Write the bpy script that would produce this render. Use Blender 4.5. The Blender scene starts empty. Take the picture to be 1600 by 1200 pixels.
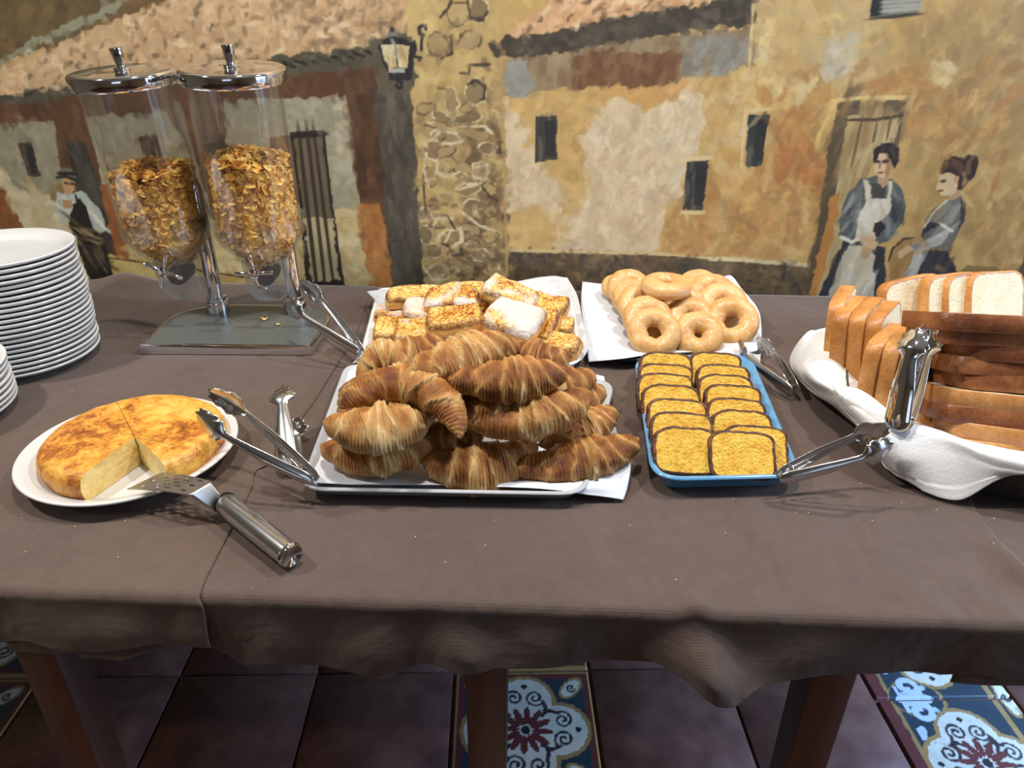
import bpy, math, random
import numpy as np
from mathutils import Vector, Matrix

random.seed(7); rng = np.random.default_rng(7)
SC = bpy.context.scene
COL = SC.collection
PI = math.pi

# ------------------------------------------------------------------ camera
FPX = 1130.0                                   # focal length in pixels of the 1600 x 1200 frame
CAM = np.array([0.0, 0.0, 1.24])
RW = np.array([[0.99909994, 0.0245718, -0.03457652],
               [0.04198246, -0.45626183, 0.88885466],
               [0.00606482, -0.88950625, -0.45688275]])
cd = bpy.data.cameras.new('camera'); cam = bpy.data.objects.new('camera', cd); COL.objects.link(cam)
cd.sensor_width = 36.0; cd.lens = 36.0 * FPX / 1600.0; cd.clip_start = 0.02; cd.clip_end = 60
_M = Matrix.Identity(4)
for _i in range(3):
    _M[_i][0] = RW[_i, 0]; _M[_i][1] = -RW[_i, 1]; _M[_i][2] = -RW[_i, 2]; _M[_i][3] = CAM[_i]
cam.matrix_world = _M
SC.camera = cam

def at(px, py, z=0.752):
    """a point of the photograph carried to the horizontal plane at height z (metres)"""
    r = RW @ np.array([(px - 800) / FPX, (py - 600) / FPX, 1.0])
    return CAM + r * ((z - CAM[2]) / r[2])
def aty(px, py, y):
    r = RW @ np.array([(px - 800) / FPX, (py - 600) / FPX, 1.0])
    return CAM + r * ((y - CAM[1]) / r[1])

# ------------------------------------------------------------------ world, lamps, exposure
W = bpy.data.worlds.new('room_air'); SC.world = W; W.use_nodes = True
W.node_tree.nodes['Background'].inputs[0].default_value = (0.75, 0.80, 0.90, 1)
W.node_tree.nodes['Background'].inputs[1].default_value = 0.03
vs = SC.view_settings
SC.display_settings.display_device = 'sRGB'
vs.view_transform = 'Standard'; vs.look = 'None'; vs.gamma = 1.0; vs.use_curve_mapping = False
vs.exposure = 0.0

def lamp(name, kind, loc, target, power, color, size=0.1, size_y=None, spot=None, blend=0.5):
    d = bpy.data.lights.new(name, kind); d.energy = power; d.color = color
    if kind == 'AREA':
        d.size = size
        if size_y: d.shape = 'RECTANGLE'; d.size_y = size_y
    else:
        d.shadow_soft_size = size
    if spot: d.spot_size = math.radians(spot); d.spot_blend = blend
    o = bpy.data.objects.new(name, d); COL.objects.link(o); o.location = loc
    v = Vector(target) - Vector(loc)
    o.rotation_euler = v.to_track_quat('-Z', 'Y').to_euler()
    return o
WARM = (1.0, 0.965, 0.915)
lamp('ceiling_spot_left', 'SPOT', (-1.40, 0.56, 2.58), (-0.45, 1.0, 0.75), 108, WARM, 0.06, spot=100, blend=0.8)
lamp('ceiling_spot_right', 'SPOT', (0.95, 1.02, 2.58), (0.45, 0.9, 0.75), 84, WARM, 0.05, spot=110, blend=0.8)
lamp('ceiling_spot_middle', 'SPOT', (-0.10, 0.75, 2.58), (-0.05, 0.95, 0.75), 92, WARM, 0.06, spot=110, blend=0.9)
lamp('daylight_door_upper', 'AREA', (2.22, 0.62, 1.45), (0.4, 0.9, 0.4), 34, (0.50, 0.70, 1.0), 1.0, 1.2)
lamp('daylight_door_lower', 'AREA', (2.22, 0.86, 0.46), (1.35, 0.95, 0.0), 22, (0.28, 0.52, 1.0), 0.8, 0.6).data.spread = math.radians(62)
lamp('added_leg_spot', 'SPOT', (-2.1, -0.75, 2.58), (-0.60, 0.48, 0.30), 34, (1.0, 0.86, 0.66), 0.05, spot=26, blend=0.7)  # unseen narrow spot, added to warm the front of the left table leg
lamp('daylight_rear', 'AREA', (0.2, -2.9, 1.7), (0.0, 1.0, 0.9), 2.5, (0.72, 0.83, 1.0), 1.2, 1.2)

# ------------------------------------------------------------------ mesh helpers
def S(c):
    """sRGB 0..255 -> linear"""
    out = []
    for v in c[:3]:
        v = v / 255.0
        out.append(v / 12.92 if v <= 0.04045 else ((v + 0.055) / 1.055) ** 2.4)
    return tuple(out)

def build(name, V, F, mat=None, parent=None, smooth=True, attrs=None, mats=None, fmat=None):
    me = bpy.data.meshes.new(name)
    V = np.asarray(V, dtype=np.float32)
    if isinstance(F, np.ndarray):
        n = len(F); k = F.shape[1]
        me.vertices.add(len(V)); me.vertices.foreach_set('co', V.ravel())
        me.loops.add(n * k); me.loops.foreach_set('vertex_index', F.astype(np.int32).ravel())
        me.polygons.add(n); me.polygons.foreach_set('loop_start', np.arange(0, n * k, k, dtype=np.int32))
        me.update(calc_edges=True)
    else:
        me.from_pydata([tuple(map(float, v)) for v in V], [], [tuple(int(i) for i in f) for f in F])
    me.validate()
    if mats:
        for m in mats: me.materials.append(m)
        if fmat is not None: me.polygons.foreach_set('material_index', np.asarray(fmat, dtype=np.int32))
    elif mat: me.materials.append(mat)
    me.polygons.foreach_set('use_smooth', [bool(smooth)] * len(me.polygons))
    if attrs:
        for k, a in attrs.items():
            a = np.asarray(a, dtype=np.float32)
            if a.ndim == 1:
                t = me.attributes.new(k, 'FLOAT', 'POINT'); t.data.foreach_set('value', a)
            elif a.shape[1] == 3:
                t = me.attributes.new(k, 'FLOAT_VECTOR', 'POINT'); t.data.foreach_set('vector', a.ravel())
            else:
                t = me.attributes.new(k, 'FLOAT_COLOR', 'POINT'); t.data.foreach_set('color', a.ravel())
    me.update()
    o = bpy.data.objects.new(name, me); COL.objects.link(o)
    if parent is not None: o.parent = parent
    return o

def autosmooth(o, deg=35):
    """sharp edges past an angle (no operators)"""
    me = o.data
    import bmesh
    bm = bmesh.new(); bm.from_mesh(me)
    for e in bm.edges:
        e.smooth = not (len(e.link_faces) != 2 or e.calc_face_angle(0) > math.radians(deg))
    bm.to_mesh(me); bm.free()
    return o

def tag(o, label=None, cat=None, group=None, kind=None):
    if label: o['label'] = label
    if cat: o['category'] = cat
    if group: o['group'] = group
    if kind: o['kind'] = kind
    return o

def thing(name, label, cat, loc=(0, 0, 0), group=None, M=None):
    o = bpy.data.objects.new(name, None); COL.objects.link(o)
    o.empty_display_size = 0.02
    if M is not None: o.matrix_world = M
    else: o.location = loc
    return tag(o, label, cat, group)

def copy_tree(o, parent=None):
    c = o.copy(); COL.objects.link(c)
    if parent is not None: c.parent = parent
    for ch in list(o.children): copy_tree(ch, c)
    return c

class MB:
    def __init__(s): s.V = []; s.F = []; s.n = 0
    def add(s, vf):
        V, F = vf
        s.V.append(np.asarray(V, dtype=float)); s.F += [tuple(int(i) + s.n for i in f) for f in F]; s.n += len(V)
        return s
    def build(s, name, mat, parent=None, smooth=True, sharp=None):
        o = build(name, np.vstack(s.V), s.F, mat, parent, smooth)
        if sharp: autosmooth(o, sharp)
        return o

def quads(nu, nv, cu=False, cv=False):
    iu = np.arange(nu if cu else nu - 1); iv = np.arange(nv if cv else nv - 1)
    a, b = np.meshgrid(iu, iv, indexing='ij'); a = a.ravel(); b = b.ravel()
    a2 = (a + 1) % nu; b2 = (b + 1) % nv
    return np.stack([a * nv + b, a2 * nv + b, a2 * nv + b2, a * nv + b2], 1)

def lathe(prof, n=48, close=False):
    """prof: (r, z) pairs from bottom to top"""
    prof = np.asarray(prof, float); t = np.linspace(0, 2 * PI, n, endpoint=False)
    V = np.stack([np.outer(np.cos(t), prof[:, 0]), np.outer(np.sin(t), prof[:, 0]),
                  np.repeat(prof[None, :, 1], n, 0)], 2).reshape(-1, 3)
    F = [tuple(f) for f in quads(n, len(prof), True, close)]
    m = len(prof)
    if not close:
        if prof[0, 0] > 1e-6: F.append(tuple(i * m for i in range(n))[::-1])
        if prof[-1, 0] > 1e-6: F.append(tuple(i * m + m - 1 for i in range(n)))
    return V, F

def lathe_open(prof, n=48):
    prof = np.asarray(prof, float); t = np.linspace(0, 2 * PI, n, endpoint=False)
    V = np.stack([np.outer(np.cos(t), prof[:, 0]), np.outer(np.sin(t), prof[:, 0]),
                  np.repeat(prof[None, :, 1], n, 0)], 2).reshape(-1, 3)
    return V, [tuple(f) for f in quads(n, len(prof), True, False)]

def xf(vf, M):
    V, F = vf; M = np.array(M)
    return V @ M[:3, :3].T + M[:3, 3], F
def mv(vf, d): return np.asarray(vf[0], float) + np.asarray(d, float), vf[1]

def tube(path, rad, n=12, cap=True):
    P = np.asarray(path, float); m = len(P)
    rad = np.full(m, rad, float) if np.isscalar(rad) else np.asarray(rad, float)
    T = np.gradient(P, axis=0); T /= np.linalg.norm(T, axis=1)[:, None]
    up = np.array([0, 0, 1.0]) if abs(T[0, 2]) < 0.9 else np.array([1.0, 0, 0])
    V = []; a = np.linspace(0, 2 * PI, n, endpoint=False)
    N = np.cross(up, T[0]); N /= np.linalg.norm(N)
    for i in range(m):
        N = N - T[i] * N.dot(T[i]); N /= np.linalg.norm(N); B = np.cross(T[i], N)
        V.append(P[i] + rad[i] * (np.outer(np.cos(a), N) + np.outer(np.sin(a), B)))
    F = [tuple(f)[::-1] for f in quads(m, n, False, True)]
    if cap: F += [tuple(range(n)), tuple(range((m - 1) * n, m * n))[::-1]]
    return np.vstack(V), F

def rbox(sx, sy, sz, r=0.002, seg=2):
    """box centred on the origin with rounded edges"""
    import bmesh
    bm = bmesh.new(); bmesh.ops.create_cube(bm, size=1.0)
    for v in bm.verts: v.co = (v.co.x * sx, v.co.y * sy, v.co.z * sz)
    if r > 0: bmesh.ops.bevel(bm, geom=list(bm.edges), offset=r, segments=seg, profile=0.5, affect='EDGES')
    bm.verts.ensure_lookup_table(); bm.verts.index_update()
    V = np.array([v.co[:] for v in bm.verts]); F = [tuple(v.index for v in f.verts) for f in bm.faces]
    bm.free(); return V, F

def prism(poly, z0, z1):
    P = np.asarray(poly, float); n = len(P)
    V = np.vstack([np.c_[P, np.full(n, z0)], np.c_[P, np.full(n, z1)]])
    F = [tuple(range(n))[::-1], tuple(range(n, 2 * n))] + [(i, (i + 1) % n, n + (i + 1) % n, n + i) for i in range(n)]
    return V, F

def interp(x, xs, ys): return np.interp(x, xs, ys)

def frame(A, B, up=(0, 0, 1), roll=0.0):
    """matrix with X along A->B, Z near up, origin at the middle"""
    A = np.asarray(A, float); B = np.asarray(B, float)
    X = B - A; X /= np.linalg.norm(X); Z = np.asarray(up, float); Z = Z - X * Z.dot(X); Z /= np.linalg.norm(Z)
    Y = np.cross(Z, X); c, s = math.cos(math.radians(roll)), math.sin(math.radians(roll))
    Y2 = Y * c + Z * s; Z2 = Z * c - Y * s
    M = Matrix.Identity(4); O = (A + B) / 2
    for i in range(3): M[i][0], M[i][1], M[i][2], M[i][3] = X[i], Y2[i], Z2[i], O[i]
    return M

def rotM(loc, yaw=0, pitch=0, roll=0, s=1.0):
    R = (Matrix.Rotation(math.radians(yaw), 4, 'Z') @ Matrix.Rotation(math.radians(pitch), 4, 'X') @
         Matrix.Rotation(math.radians(roll), 4, 'Y'))
    return Matrix.Translation(Vector([float(v) for v in loc])) @ R @ Matrix.Scale(s, 4)

def fnoise(P, scale, seed=0, octv=3):
    """smooth value noise on points (numpy, 3-D)"""
    P = np.asarray(P, float) * scale; out = np.zeros(len(P)); amp = 1.0; tot = 0
    for o in range(octv):
        I = np.floor(P).astype(np.int64); f = P - I; f = f * f * (3 - 2 * f); v = 0
        for dx in (0, 1):
            for dy in (0, 1):
                for dz in (0, 1):
                    h = ((I[:, 0] + dx) * 374761393 + (I[:, 1] + dy) * 668265263 + (I[:, 2] + dz) * 2147483647 + seed * 1013904223 + o * 7919) & 0xFFFFFFFF
                    h = (h ^ (h >> 13)) * 1274126177 & 0xFFFFFFFF
                    h = (h ^ (h >> 16)) & 0xFFFF
                    w = (f[:, 0] if dx else 1 - f[:, 0]) * (f[:, 1] if dy else 1 - f[:, 1]) * (f[:, 2] if dz else 1 - f[:, 2])
                    v = v + w * (h / 32767.5 - 1)
        out += amp * v; tot += amp; amp *= 0.5; P = P * 2.03 + 11.7
    return out / tot

def smooth01(x): x = np.clip(x, 0, 1); return x * x * (3 - 2 * x)

def bicubic(ctrl, nu, nv):
    """Catmull-Rom surface through a grid of control points"""
    C = np.asarray(ctrl, float)
    def cr(P, n):
        m = len(P); E = np.concatenate([2 * P[:1] - P[1:2], P, 2 * P[-1:] - P[-2:-1]])
        t = np.linspace(0, m - 1 - 1e-9, n); i = t.astype(int); f = (t - i)[(...,) + (None,) * (P.ndim - 1)]
        p0, p1, p2, p3 = E[i], E[i + 1], E[i + 2], E[i + 3]
        return 0.5 * (2 * p1 + (p2 - p0) * f + (2 * p0 - 5 * p1 + 4 * p2 - p3) * f ** 2 + (3 * p1 - p0 - 3 * p2 + p3) * f ** 3)
    A = cr(C, nu); return cr(A.transpose(1, 0, 2), nv).transpose(1, 0, 2)

def sheet(name, ctrl, mat, parent=None, n=(60, 60), thick=0.0006, crinkle=0.0008, cs=40, seed=0, zmin=None, hem=0.0, fold=0.0):
    G = bicubic(ctrl, *n); P = G.reshape(-1, 3)
    P[:, 2] += crinkle * fnoise(P * np.array([1, 1, .3]), cs, seed, 3)
    if fold: P[:, 2] += fold * np.abs(fnoise(P * np.array([1, .45, 1]), 17, seed + 9, 2)) * 2 - fold * .5
    if hem:
        I, J = np.meshgrid(np.arange(n[0]), np.arange(n[1]), indexing='ij'); e = np.minimum(np.minimum(I, n[0] - 1 - I), np.minimum(J, n[1] - 1 - J)).ravel()
        P[:, 2] += np.where(e <= 5, .0007, 0) - np.where(e == 6, hem, 0)
    if zmin is not None: P[:, 2] = np.maximum(P[:, 2], zmin)
    k = len(P); N = quads(n[0], n[1])
    # thickness: a second skin just below, joined along the rim
    T = P.copy(); T[:, 2] -= thick
    nu, nv = n; rim = [(i, 0) for i in range(nu)] + [(nu - 1, j) for j in range(1, nv)] + [(i, nv - 1) for i in range(nu - 2, -1, -1)] + [(0, j) for j in range(nv - 2, 0, -1)]
    R = np.array([a * nv + b for a, b in rim]); R2 = np.roll(R, -1)
    F = np.vstack([N, N[:, ::-1] + k, np.stack([R2, R, R + k, R2 + k], 1)])
    return build(name, np.vstack([P, T]), F, mat, parent, True)

# ------------------------------------------------------------------ materials
def new_mat(name):
    m = bpy.data.materials.new(name); m.use_nodes = True
    nt = m.node_tree; return m, nt, nt.nodes['Principled BSDF']
def node(nt, t, **kw):
    n = nt.nodes.new(t)
    for k, v in kw.items(): setattr(n, k, v)
    return n
def coords(nt, scale=(1, 1, 1), kind='Object', rnd=0.0, attr=None, loc=(0, 0, 0)):
    if attr:
        tc = node(nt, 'ShaderNodeAttribute'); tc.attribute_name = attr; out = tc.outputs['Vector']
    else:
        tc = node(nt, 'ShaderNodeTexCoord'); out = tc.outputs[kind]
    mp = node(nt, 'ShaderNodeMapping'); mp.inputs['Scale'].default_value = scale; mp.inputs['Location'].default_value = loc
    nt.links.new(out, mp.inputs['Vector'])
    if rnd:
        oi = node(nt, 'ShaderNodeObjectInfo'); mu = node(nt, 'ShaderNodeMath', operation='MULTIPLY'); mu.inputs[1].default_value = rnd
        nt.links.new(oi.outputs['Random'], mu.inputs[0])
        ad = node(nt, 'ShaderNodeVectorMath', operation='ADD'); nt.links.new(mp.outputs[0], ad.inputs[0]); nt.links.new(mu.outputs[0], ad.inputs[1])
        return ad.outputs[0]
    return mp.outputs[0]
def noise(nt, vec, scale=5, detail=3, rough=0.5, dist=0.0):
    n = node(nt, 'ShaderNodeTexNoise'); n.inputs['Scale'].default_value = scale; n.inputs['Detail'].default_value = detail
    n.inputs['Roughness'].default_value = rough; n.inputs['Distortion'].default_value = dist
    nt.links.new(vec, n.inputs['Vector']); return n.outputs['Fac']
def ramp(nt, fac, stops, mode='LINEAR'):
    r = node(nt, 'ShaderNodeValToRGB'); e = r.color_ramp.elements; r.color_ramp.interpolation = mode
    while len(e) < len(stops): e.new(0.5)
    for i, (p, c) in enumerate(stops):
        e[i].position = p; e[i].color = (*S(c), 1) if not np.isscalar(c) else (c, c, c, 1)
    nt.links.new(fac, r.inputs[0]); return r.outputs['Color']
def math_(nt, op, a, b=None, clamp=False):
    n = node(nt, 'ShaderNodeMath', operation=op); n.use_clamp = clamp
    for i, v in enumerate((a, b)):
        if v is None: continue
        if np.isscalar(v): n.inputs[i].default_value = v
        else: nt.links.new(v, n.inputs[i])
    return n.outputs[0]
def mix(nt, fac, a, b, blend='MIX'):
    n = node(nt, 'ShaderNodeMix', data_type='RGBA', blend_type=blend)
    for sock, v in ((n.inputs[0], fac), (n.inputs[6], a), (n.inputs[7], b)):
        if isinstance(v, (int, float)): sock.default_value = v
        elif isinstance(v, tuple): sock.default_value = (*S(v), 1)
        else: nt.links.new(v, sock)
    return n.outputs[2]
def bump(nt, bsdf, h, strength=0.3, dist=0.002):
    b = node(nt, 'ShaderNodeBump'); b.inputs['Strength'].default_value = strength; b.inputs['Distance'].default_value = dist
    nt.links.new(h, b.inputs['Height']); nt.links.new(b.outputs[0], bsdf.inputs['Normal']); return b
def setc(nt, bsdf, c): nt.links.new(c, bsdf.inputs['Base Color'])

def plain(name, c, rough=0.5, metal=0.0, var=0.06, scale=30, bstr=0.0, spec=0.5, coat=0.0):
    """solid colour with a faint procedural variation"""
    m, nt, b = new_mat(name)
    v = noise(nt, coords(nt), scale, 3)
    lo = tuple(max(0, x * (1 - var)) for x in c); hi = tuple(min(255, x * (1 + var)) for x in c)
    setc(nt, b, ramp(nt, v, [(0.3, lo), (0.7, hi)]))
    b.inputs['Roughness'].default_value = rough; b.inputs['Metallic'].default_value = metal
    b.inputs['Specular IOR Level'].default_value = spec; b.inputs['Coat Weight'].default_value = coat
    if bstr: bump(nt, b, v, bstr)
    return m

chrome = plain('polished_chrome', (225, 226, 230), 0.07, 1.0, 0.02)
steel = plain('brushed_steel', (205, 206, 208), 0.22, 1.0, 0.04, 60)
steel_satin = plain('satin_steel', (190, 186, 180), 0.34, 1.0, 0.05, 40)
white_china = plain('white_china', (208, 208, 207), 0.16, 0, 0.01, 8, coat=0.3)
white_paper = plain('white_paper', (206, 209, 216), 0.85, 0, 0.015, 60, 0.15)
white_cotton = plain('white_cotton', (222, 222, 222), 0.9, 0, 0.012, 300, 0.25)
black_rubber = plain('black_plastic', (22, 22, 24), 0.4)
# ------------------------------------------------------------------ setting: walls, floor, ceiling
YW = 1.378                                     # the mural wall
TZ = 0.750                                     # table height
def struct(o): o['kind'] = 'structure'; return o

plaster = plain('cream_plaster', (196, 176, 140), 0.85, 0, 0.05, 4)
ceil_m = plain('off_white_ceiling', (205, 200, 190), 0.9, 0, 0.03, 3)
XL, XR, YF, ZC = -3.0, 2.35, -3.4, 2.72
struct(build('wall_back', *mv(rbox(XR - XL, 0.1, ZC, 0), ((XL + XR) / 2, YW + 0.056, ZC / 2)), plaster, smooth=False))
struct(build('wall_left', *mv(rbox(0.1, YW - YF + 0.1, ZC, 0), (XL - 0.05, (YW + YF) / 2, ZC / 2)), plaster, smooth=False))
struct(build('ceiling', *mv(rbox(XR - XL + 0.2, YW - YF + 0.2, 0.1, 0), ((XL + XR) / 2, (YW + YF) / 2, ZC + 0.05)), ceil_m, smooth=False))
# right wall and front wall with a window opening each
def wall_with_hole(name, horiz, fixed, a0, a1, h0, h1, b0, b1):
    m = MB()
    for (p0, p1, q0, q1) in ((a0, h0, 0, ZC), (h1, a1, 0, ZC), (h0, h1, 0, b0), (h0, h1, b1, ZC)):
        w, h = p1 - p0, q1 - q0
        if h <= 0: continue
        if horiz: m.add(mv(rbox(w, 0.1, h, 0), ((p0 + p1) / 2, fixed, (q0 + q1) / 2)))
        else: m.add(mv(rbox(0.1, w, h, 0), (fixed, (p0 + p1) / 2, (q0 + q1) / 2)))
    struct(m.build(name, plaster, smooth=False))
wall_with_hole('wall_right', False, XR + 0.05, YF, YW, 0.0, 1.28, 0.0, 2.15)
wall_with_hole('wall_front', True, YF - 0.05, XL, XR, -0.55, 0.95, 0.9, 2.3)
sky_m, nt, b = new_mat('daylight_beyond_window')
b.inputs['Base Color'].default_value = (0.5, 0.6, 0.7, 1); b.inputs['Emission Color'].default_value = (0.62, 0.76, 1, 1); b.inputs['Emission Strength'].default_value = 0.9
win_m = plain('dark_window_wood', (70, 46, 30), 0.5)
def window(name, horiz, fixed, h0, h1, b0, b1):
    root = bpy.data.objects.new(name, None); COL.objects.link(root); struct(root)
    w, h = h1 - h0, b1 - b0; c = (h0 + h1) / 2; z = (b0 + b1) / 2
    def bar(nm, cc, zz, ww, hh, m, th=0.06):
        if horiz: build(nm, *mv(rbox(ww, th, hh, 0.003 if th > .02 else 0), (cc, fixed, zz)), m, root, False)
        else: build(nm, *mv(rbox(th, ww, hh, 0.003 if th > .02 else 0), (fixed, cc, zz)), m, root, False)
    for s in (-1, 1):
        bar('frame', c + s * (w / 2 - 0.03), z, 0.06, h, win_m); bar('frame', c, z + s * (h / 2 - 0.03), w - 0.12, 0.06, win_m)
        bar('pane', c + s * (w / 4), z, w / 2 - 0.06, h - 0.1, sky_m, 0.01)
    bar('mullion', c, z, 0.06, h - 0.12, win_m)
window('door_1', False, XR + 0.05, 0.0, 1.28, 0.0, 2.15)
window('window_1', True, YF - 0.05, -0.55, 0.95, 0.9, 2.3)

# ------------------------------------------------------------------ a small painter for flat hand-painted art
class Canvas:
    def __init__(s, w, h, base, seed=3):
        s.w, s.h = w, h; s.C = np.empty((h, w, 3), np.float32); s.C[:] = base
        s.r = np.random.default_rng(seed)
        yy, xx = np.mgrid[0:h, 0:w]
        s.wx = s.field(11) * 1.0 + s.field(4.5) * 0.5; s.wy = s.field(11) * 1.0 + s.field(4.5) * 0.5
        s.tx = s.field(14) * .6 + s.field(5) * .5                  # tonal unevenness of the paint
    def field(s, cell):
        gh, gw = int(s.h / cell) + 3, int(s.w / cell) + 3
        g = s.r.uniform(-1, 1, (gh, gw)).astype(np.float32)
        y = np.arange(s.h) / cell; x = np.arange(s.w) / cell
        iy = y.astype(int); fy = (y - iy)[:, None]; ix = x.astype(int); fx = (x - ix)[None]
        fy = fy * fy * (3 - 2 * fy); fx = fx * fx * (3 - 2 * fx)
        a = g[iy][:, ix]; b_ = g[iy][:, ix + 1]; c = g[iy + 1][:, ix]; d = g[iy + 1][:, ix + 1]
        return (a * (1 - fx) + b_ * fx) * (1 - fy) + (c * (1 - fx) + d * fx) * fy
    def mask(s, P, rough):
        P = np.asarray(P, float); pad = rough * 2 + 2
        x0, y0 = np.maximum(np.floor(P.min(0) - pad).astype(int), 0); x1, y1 = np.minimum(np.ceil(P.max(0) + pad).astype(int), [s.w, s.h])
        if x1 <= x0 or y1 <= y0: return None
        yy, xx = np.mgrid[y0:y1, x0:x1].astype(np.float32)
        xx = xx + rough * s.wx[y0:y1, x0:x1]; yy = yy + rough * s.wy[y0:y1, x0:x1]
        ins = np.zeros(xx.shape, bool); Q = np.roll(P, -1, 0)
        for (ax, ay), (bx, by) in zip(P, Q):
            if ay == by: continue
            c = ((ay > yy) != (by > yy)) & (xx < (bx - ax) * (yy - ay) / (by - ay) + ax); ins ^= c
        return (slice(y0, y1), slice(x0, x1)), ins
    def poly(s, P, col, rough=2.0, var=0.07, a=1.0):
        r = s.mask(P, rough)
        if r is None: return
        sl, ins = r; c = np.asarray(col, np.float32) * (1 + var * s.tx[sl])[..., None]
        s.C[sl] = np.where(ins[..., None], s.C[sl] * (1 - a) + a * c, s.C[sl])
    def stroke(s, cx, cy, L, w, ang, col, a=0.9, k=0.0):
        R = L / 2 + w; x0, x1 = max(int(cx - R), 0), min(int(cx + R) + 1, s.w); y0, y1 = max(int(cy - R), 0), min(int(cy + R) + 1, s.h)
        if x1 <= x0 or y1 <= y0: return
        yy, xx = np.ogrid[y0:y1, x0:x1]; dx = xx - cx; dy = yy - cy; ca, sa = math.cos(ang), math.sin(ang)
        u = dx * ca + dy * sa; v = -dx * sa + dy * ca + k * u * u / max(L, 1)
        un_ = np.abs(u) / (L / 2)
        m = np.clip((1 - un_) * 4, 0, 1) * np.clip(w / 2 * (1 - .35 * un_ ** 2) - np.abs(v) + .5, 0, 1)
        br = s.r.uniform(.45, 1, 24); m = m * br[(np.clip(v / max(w, 1) + .5, 0, .999) * 23).astype(int)]
        m = (m * a)[..., None]; c = np.asarray(col, np.float32)
        s.C[y0:y1, x0:x1] = s.C[y0:y1, x0:x1] * (1 - m) + m * c
    def strokes(s, P, n, L, w, ang, spread, cols, a=0.8, k=0.4, jit=0.06):
        P = np.asarray(P, float); lo, hi = P.min(0), P.max(0); Q = np.roll(P, -1, 0)
        pts = s.r.uniform(lo, hi, (n * 4, 2)); ins = np.zeros(len(pts), bool)
        for (ax, ay), (bx, by) in zip(P, Q):
            if ay == by: continue
            ins ^= ((ay > pts[:, 1]) != (by > pts[:, 1])) & (pts[:, 0] < (bx - ax) * (pts[:, 1] - ay) / (by - ay) + ax)
        for x, y in pts[ins][:n]:
            c = np.array(cols[s.r.integers(len(cols))], float) * (1 + s.r.uniform(-jit, jit))
            s.stroke(x, y, L * s.r.uniform(.6, 1.3), w * s.r.uniform(.6, 1.3), math.radians(ang + s.r.uniform(-spread, spread)), c, a * s.r.uniform(.6, 1), s.r.uniform(-k, k))
    def line(s, P, w, col, a=1.0, rough=0.8):
        P = np.asarray(P, float)
        for p, q in zip(P[:-1], P[1:]):
            d = q - p; l = np.hypot(*d)
            if l < 1e-6: continue
            c = (p + q) / 2 + s.r.uniform(-rough, rough, 2) * .4
            for _ in range(2): s.stroke(c[0], c[1], l * 1.25 + w, w * 1.15, math.atan2(d[1], d[0]), col, a)
    def dot(s, c, rx, ry, col, rough=.5, ang=0, a=1.0):
        t = np.linspace(0, 2 * PI, 18, endpoint=False); x = rx * np.cos(t); y = ry * np.sin(t); ca, sa = math.cos(math.radians(ang)), math.sin(math.radians(ang))
        s.poly(np.c_[c[0] + x * ca - y * sa, c[1] + x * sa + y * ca], col, rough, .05, a)

# mural canvas in wall coordinates: column = x, row = -z
CX0, CX1, CZ0, CZ1, RES = -1.62, 1.50, 0.60, 1.70, 0.0015
cv = Canvas(int((CX1 - CX0) / RES), int((CZ1 - CZ0) / RES), (196, 160, 98))
def wp(pts, sx=1.0, ox=0.0, oy=0.0):
    out = []
    for x, y in pts:
        p = aty(ox + x * sx, oy + y * sx, YW); out.append(((p[0] - CX0) / RES, (CZ1 - p[2]) / RES))
    return np.array(out)
C1 = dict(sx=550 / 1435.0)                                   # the painted street is described in three zones
C2 = dict(sx=550 / 1435.0, ox=550.0)
C3 = dict(sx=500 / 1304.0, ox=1100.0)
P_ = lambda pts, col, z=None, **k: cv.poly(wp(pts, **(z or {})), col, **k)
ST = lambda pts, n, L, w, ang, sp, cols, z=None, **k: cv.strokes(wp(pts, **(z or {})), n, L, w, ang, sp, cols, **k)
LN = lambda pts, w, col, z=None, **k: cv.line(wp(pts, **(z or {})), w, col, **k)
# -- the far right ochre house, first and widest
right_wall = [(1170, -500), (2300, -500), (2300, 480), (1240, 480), (1100, 420), (1000, 120), (1175, 90)]
P_(right_wall, (200, 160, 94), rough=3)
ST(right_wall, 1500, 34, 15, 70, 50, [(206, 168, 102), (194, 150, 84), (182, 140, 78), (212, 178, 116), (188, 152, 92), (176, 146, 96)], a=.55)
ST([(1180, 0), (1400, 0), (1380, 160), (1180, 110)], 160, 30, 15, 60, 50, [(206, 176, 118), (198, 166, 108), (186, 160, 116)], a=.6)
ST([(1400, 0), (1700, 0), (1700, 200), (1420, 160)], 200, 36, 16, 100, 60, [(172, 140, 84), (160, 128, 80), (186, 152, 92), (150, 112, 70)], a=.5)
ST([(1180, 150), (1290, 110), (1290, 400), (1180, 400)], 160, 28, 12, 80, 60, [(196, 142, 78), (184, 126, 66), (204, 156, 92), (172, 122, 70)], a=.7)
ST([(1420, 180), (1600, 160), (1700, 430), (1440, 440)], 220, 34, 14, 110, 50, [(172, 134, 74), (184, 146, 82), (160, 120, 64), (152, 122, 70)], a=.55)
ST([(1330, 95), (1600, 100), (1600, 220), (1430, 220)], 46, 38, 15, 150, 30, [(192, 138, 76), (178, 120, 64), (204, 156, 90)], a=.8)
ST([(1290, 60), (1340, 60), (1330, 115), (1290, 115)], 24, 20, 12, 80, 40, [(196, 188, 168), (206, 198, 176), (178, 166, 140)], a=.8)
for c in [(1470, 115), (1255, 130), (1195, 95), (1192, 52), (1215, 130), (1240, 145)]:
    ST([(c[0] - 14, c[1] - 14), (c[0] + 14, c[1] - 14), (c[0] + 14, c[1] + 14), (c[0] - 14, c[1] + 14)], 7, 22, 9, 60, 60, [(226, 204, 150), (216, 190, 130)], a=.85)
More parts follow.
